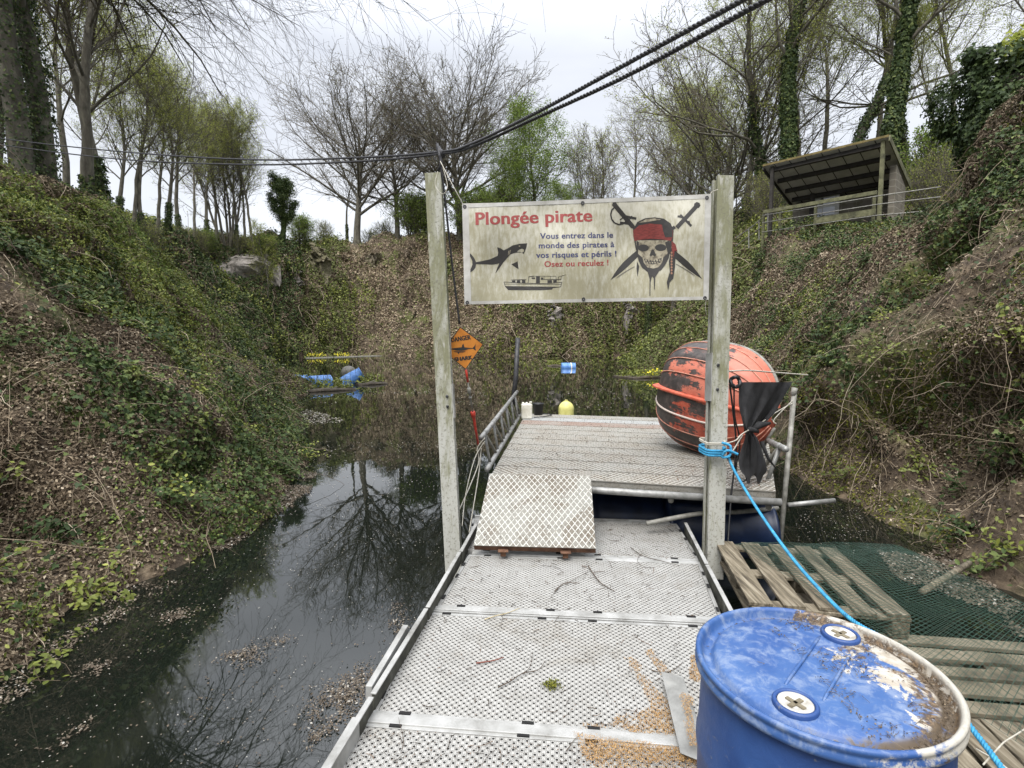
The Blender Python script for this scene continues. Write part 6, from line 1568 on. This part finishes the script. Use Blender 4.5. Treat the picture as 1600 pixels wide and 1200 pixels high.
# mats of leaf scum along the left bank
def mat(poly, n, s, sd, thr):
    P = dec_points([(poly, n, .004)], r); pl_ = [on_z(x, y, 0) for x, y in poly]
    ed = np.full(len(P), 9.)
    for k in range(len(pl_)):
        a, b_ = np.array(pl_[k])[:2], np.array(pl_[(k+1) % len(pl_)])[:2]; d = b_ - a; tt = np.clip(((P[:, :2] - a) @ d) / (d @ d), 0, 1)
        ed = np.minimum(ed, np.linalg.norm(P[:, :2] - a - tt[:, None] * d, axis=1))
    P = P[np.minimum(ed * 3.2, .75) + fbm(P, 2.6, 4, sd) * .9 + r.normal(0, .1, len(P)) > thr]; P[:, 2] += r.random(len(P)) * .012
    leaves(cl, P, np.tile([0, 0, 1.], (len(P), 1)), s, CURL, KITE_F, r, .45, np.clip(r.normal(.52, .24, len(P)), 0, 1), .2)
mat([(300,868),(345,825),(400,790),(450,750),(470,716),(496,738),(484,776),(444,808),(384,842),(330,876)], 12000, .018, 5, .55)
mat([(-60,1110),(60,1010),(150,930),(240,895),(320,862),(334,890),(225,960),(150,1000),(60,1075),(-20,1140)], 3000, .018, 6, .74)
mat([(1370,862),(1480,862),(1600,930),(1620,1010),(1500,950),(1400,905)], 6000, .030, 7, .35)
wat([(445,664),(520,648),(640,640),(760,640),(760,600),(456,606)], 1400, .05, .9, .9, 8, .28); wat([(456,650),(480,640),(540,655),(520,668),(466,672)], 700, .05, .8, .95, 9, .1)
wat([(820,640),(1030,646),(1020,590),(820,590)], 1400, .05, .9, .85, 11, .27); wat([(620,590),(1000,590),(1000,562),(620,562)], 700, .10, .5, .7, 12, .30)
wat([(1240,800),(1340,790),(1370,860),(1250,880)], 220, .010, 0, .9)
tag(link('floating_leaves', cl.mesh('floating_leaves'), M_FLOAT), 'dead leaves, petals and scum floating on the dark water', 'floating debris', kind='stuff')

# ================================================================ BARE ROCK ON THE FAR CLIFFS
M_ROCK = worn('grey_rock', [(.28,(.05,.045,.038)),(.45,(.20,.18,.16)),(.6,(.32,.29,.265)),(.78,(.44,.40,.37))], .9, .9, bump=.8, bscale=2.5, stretch=(1.6,1.6,.5), bdist=.3)
M_ROCKB = worn('mossy_rock', [(.28,(.05,.045,.03)),(.45,(.12,.11,.06)),(.6,(.20,.17,.12)),(.78,(.27,.23,.18))], .8, .9, bump=.8, bscale=2.5, bdist=.3)
def hit(px, py, t0):
    for k in range(400):
        p = at(px, py, t0 - 12 + k * .1)
        if p.z < ground(p.x, p.y): return t0 - 12 + k * .1
    return t0
def rock(name, label, px, py, t_, w, h, dpt, seed, mat, yaw=0.0):
    bm = bmesh.new(); bmesh.ops.create_icosphere(bm, subdivisions=5, radius=1)
    P = np.array([v.co for v in bm.verts]); Q = np.sign(P) * np.abs(P) ** .55
    q = P * 2.0 + seed; o = np.stack([fbm(q, 1, 4, 1), fbm(q, 1, 4, 7), fbm(q, 1, 4, 13)], 1); o = np.round(o * 5) / 5 * .6 + o * .4
    Q = Q * [w / 2, dpt / 2, h / 2] + o * [.9, .9, .7]
    t_ = hit(px, py, t_); c = at(px, py, t_ + dpt * .30); R = Matrix.Rotation(yaw, 3, 'Z')
    for v, z in zip(bm.verts, Q): v.co = R @ Vector(z) + c
    me = bpy.data.meshes.new(name); bm.to_mesh(me); bm.free(); o = link(name, me, mat, loc=tuple(c)); tag(o, label, 'rock')
rock('cliff_rock', 'pale grey rock face with dark streaks in the far left cliff', 385, 432, 55.5, 6.5, 4.2, 2.2, 3, M_ROCK, .3)
rock('cliff_rock', 'narrow grey rock face just left of the buttress', 452, 436, 57.5, 2.6, 2.4, 2.4, 9, M_ROCK, .2)
rock('cliff_rock', 'mossy boulder with a dark crack under it high on the buttress', 566, 412, 60.5, 4.4, 2.2, 2.2, 5, M_ROCKB, -.2)
rock('cliff_rock', 'pale streak of bare rock in the cliff below the left half of the banner', 868, 512, 61, 1.6, 4.6, 1.2, 21, M_ROCK, 0)
rock('cliff_rock', 'pale streak of bare rock in the cliff below the right half of the banner', 985, 508, 60, 1.3, 5.0, 1.2, 25, M_ROCK, .1)
rock('cliff_rock', 'mossy ridge of rock running up the left edge of the buttress', 497, 425, 58.5, 1.5, 5.6, 1.8, 12, M_ROCKB, .1)

# ================================================================ THE SHELTER ON THE RIGHT BANK
M_BLOCK = None
m, t, b = new_mat('grey_blockwork')
uvn = t.nodes.new('ShaderNodeUVMap').outputs[0]; br_ = t.nodes.new('ShaderNodeTexBrick'); t.links.new(uvn, br_.inputs['Vector'])
br_.inputs['Scale'].default_value = 1; br_.inputs['Brick Width'].default_value = .5; br_.inputs['Row Height'].default_value = .22; br_.inputs['Mortar Size'].default_value = .012
br_.inputs['Color1'].default_value = (.135,.120,.095,1); br_.inputs['Color2'].default_value = (.19,.17,.14,1); br_.inputs['Mortar'].default_value = (.26,.24,.20,1)
n_ = noise(t, t.nodes.new('ShaderNodeTexCoord').outputs['Object'], 3, 6); t.links.new(mixc(t, step(t, n_, .45, .75), br_.outputs['Color'], (.10,.095,.06)), b.inputs['Base Color']); b.inputs['Roughness'].default_value = .9
M_BLOCK = m
M_MOSSW = worn('mossy_timber', [(.3,(.045,.045,.028)),(.5,(.12,.12,.065)),(.75,(.21,.205,.12))], 5, .9, bump=.3)
M_DTIM = worn('dark_timber', [(.3,(.018,.016,.014)),(.7,(.05,.045,.04))], 6, .85); M_ROOFU = worn('pale_roof_sheet', [(.3,(.34,.335,.32)),(.7,(.50,.49,.47))], 2.5, .8, bump=0)
FL = at(1199,254,19.7); FR = at(1382,218,17.0); FL.z = FR.z = (FL.z + FR.z) / 2
fv = (FR - FL).normalized(); bv = Vector((-fv.y, fv.x, 0)); bv = bv if bv.y > 0 else -bv
GZ0 = 5.55; Dp = 3.0; drop = .95
BLk, BRk = FL + bv * Dp + Vector((0,0,-drop)), FR + bv * Dp + Vector((0,0,-drop)); LW = (FR - FL).length
hut = thing('open_shelter', 'open-fronted block shelter with a sloping mossy-edged roof on top of the right bank', 'shelter', ((FL.x+BRk.x)/2, (FL.y+BRk.y)/2, GZ0))
mb = MB(); mb.slab([FL - fv*.15, FR + fv*.12, BRk + fv*.12, BLk - fv*.15], .05); mb.build('roof', M_ROOFU, hut)
sl_ = (BLk - FL).normalized(); upn = fv.cross(sl_).normalized(); upn = upn if upn.z > 0 else -upn
mb = MB()
for k in range(7):
    f = (k + .5) / 7; mb.beam(FL.lerp(FR, f) - upn * .052, BLk.lerp(BRk, f) - upn * .052, .03, .004, upn)
mb.build('sheet_joint', M_DTIM, hut)
for f in (.07, .32, .57, .80, .96):
    mb = MB(); mb.beam(FL.lerp(BLk, f) - upn * .13 + fv * .03, FR.lerp(BRk, f) - upn * .13 - fv * .03, .09, .15, upn); mb.build('purlin', M_DTIM, hut)
for P_, Q_ in ((FL, BLk), (FR, BRk)):
    mb = MB(); s = -1 if P_ is FL else 1; mb.beam(P_ + fv * s * .14 - upn * .07, Q_ + fv * s * .14 - upn * .07, .035, .20, upn); mb.build('barge_board', M_DTIM if P_ is FL else M_MOSSW, hut)
mb = MB(); mb.beam(FL - fv * .15 - bv * .02 + Vector((0,0,.0)), FR + fv * .12 - bv * .02 + Vector((0,0,.0)), .04, .07); mb.build('fascia', worn('lichen_edge', [(.3,(.10,.08,.03)),(.7,(.22,.17,.07))], 5, .9), hut)
for f, mt in ((.04, M_DTIM), (.985, M_MOSSW)):
    p = FL.lerp(FR, f) + bv * .12; mb = MB(); mb.beam((p.x, p.y, GZ0 - .5), (p.x, p.y, p.z - .06), .11, .11, bv); mb.build('front_post', mt, hut)
p = FL.lerp(FR, .22) + bv * (Dp - .7); mb = MB(); mb.beam((p.x, p.y, GZ0 - .3), (p.x, p.y, p.z - .8), .14, .14, bv); mb.build('inner_post', M_DTIM, hut)
def wall(a, b_, zt0, zt1, th, name='wall'):
    a, b_ = Vector(a), Vector(b_); d = (b_ - a).normalized(); n = Vector((-d.y, d.x, 0)) * th / 2; mb = MB(); Lw = (b_ - a).length; zb = GZ0 - .5
    vs = [a + n, b_ + n, b_ - n, a - n]; lo = [Vector((v.x, v.y, zb)) for v in vs]; hi = [Vector((v.x, v.y, z)) for v, z in zip(vs, (zt0, zt1, zt1, zt0))]
    mb.add(lo + hi, [(0,1,5,4),(1,2,6,5),(2,3,7,6),(3,0,4,7),(4,5,6,7),(3,2,1,0)])
    h0, h1 = zt0 - zb, zt1 - zb
    mb.uv[0] = [(0,0),(Lw,0),(Lw,h1),(0,h0)]; mb.uv[2] = [(Lw,0),(0,0),(0,h0),(Lw,h1)]; mb.uv[1] = [(0,0),(th,0),(th,h1),(0,h1)]; mb.uv[3] = [(0,0),(th,0),(th,h0),(0,h0)]
    mb.build(name, M_BLOCK, hut)
wa, wb = BLk - bv * .35 - fv * .0, BRk - bv * .35; zt_ = BLk.z - .12 + .11
wall(wa, wb - fv * .1, zt_ - .1, zt_ - .1, .2, 'back_wall'); wall(BRk - bv * .46 + fv * -.0, FR.lerp(BRk, .40), BRk.z - .18, FR.lerp(BRk, .40).z - .22, .2, 'side_wall')
f0, f1 = .18, .42                               # white notice boards and papers on the back wall
def onwall(f, z, o): q = wa.lerp(wb, f) - bv * (.11 + o); return Vector((q.x, q.y, z))
def rectw(f0, f1, z0, z1, o, name, mat): mb = MB(); mb.slab([onwall(f0, z0, o), onwall(f1, z0, o), onwall(f1, z1, o), onwall(f0, z1, o)], .012); return mb.build(name, mat, hut)
def vrect(f0, f1, z0, z1, o, name, mat, parent=None):
    mb = MB(); a, b_ = onwall((f0+f1)/2, (z0+z1)/2, o), None; R = Matrix((fv, bv, Vector((0,0,1)))).transposed(); mb.box(a, ((f1 - f0) * (wb - wa).length, .02, z1 - z0), R); return mb.build(name, mat, parent or hut)
M_WPAINT = worn('white_board', [(.3,(.40,.40,.38)),(.7,(.60,.60,.58))], 4, .6, bump=0); M_PAPER = plain('paper', (.66,.69,.76), .6)
nbd = vrect(.20, .46, GZ0 + .45, GZ0 + 2.05, .01, 'notice_board', M_WPAINT)
for a_, b_, c_, e_ in ((.24,.30,1.60,1.76), (.31,.42,1.52,1.80), (.24,.30,1.10,1.42), (.31,.42,1.14,1.44), (.24,.33,.60,.85), (.34,.42,.58,.90)): vrect(a_, b_, GZ0 + c_, GZ0 + e_, .025, 'paper', M_PAPER, nbd)
vrect(.255, .40, GZ0 + .92, GZ0 + 1.02, .026, 'red_print', M_RED, nbd); vrect(.285, .31, GZ0 + 1.58, GZ0 + 1.82, .034, 'black_panel', M_BLACK, nbd)
vrect(.52, .56, GZ0 + 1.60, GZ0 + 1.78, .02, 'vent_opening', M_SLOT)
# railing in front
rl = thing('railing', 'mossy timber and pipe railing in front of the shelter', 'railing', (FL.x, FL.y, GZ0)); off_ = -bv * .35
def rp(f, z): q = FL.lerp(FR, f) + off_; return Vector((q.x, q.y, z))
mb = MB(); mb.beam(rp(.02, GZ0 + 1.02), rp(.99, GZ0 + 1.02), .05, .12); mb.build('top_board', M_MOSSW, rl)
mb = MB(); mb.beam(rp(.50, GZ0 + .42), rp(.99, GZ0 + .42), .04, .20); mb.build('lower_board', M_MOSSW, rl)
for f in (.02, .18, .50, .97):
    mb = MB(); mb.beam(rp(f, GZ0 - .5) + bv * .05, rp(f, GZ0 + 1.0) + bv * .05, .08, .08, bv); mb.build('rail_post', M_MOSSW, rl)
for z in (.88, .62, .28):
    mb = MB(); mb.tube([rp(.02, GZ0 + z) - bv * .06, rp(1.0, GZ0 + z) - bv * .06, at(1470, 292 + (.88 - z) * 60, 15.5)], .018, 8); mb.build('pipe_rail', M_TUBE_D, rl, smooth=True)
hs = thing('step_handrail', 'thin handrail stepping down to the left of the shelter', 'handrail', tuple(at(1180, 360, 22)))
mb = MB(); mb.tube([at(1208,325,20.2), at(1178,352,22), at(1150,372,24)], .022, 6); mb.tube([at(1208,340,20.2), at(1178,364,22), at(1150,384,24)], .018, 6); mb.build('rail', M_TUBE_D, hs)
for px, py, t_ in ((1200,332,20.6), (1186,345,21.5), (1170,358,22.5)): mb = MB(); mb.tube([at(px, py, t_), at(px, py + 30, t_)], .025, 6); mb.build('baluster', M_TUBE_D, hs)
print('objects', len(bpy.data.objects))
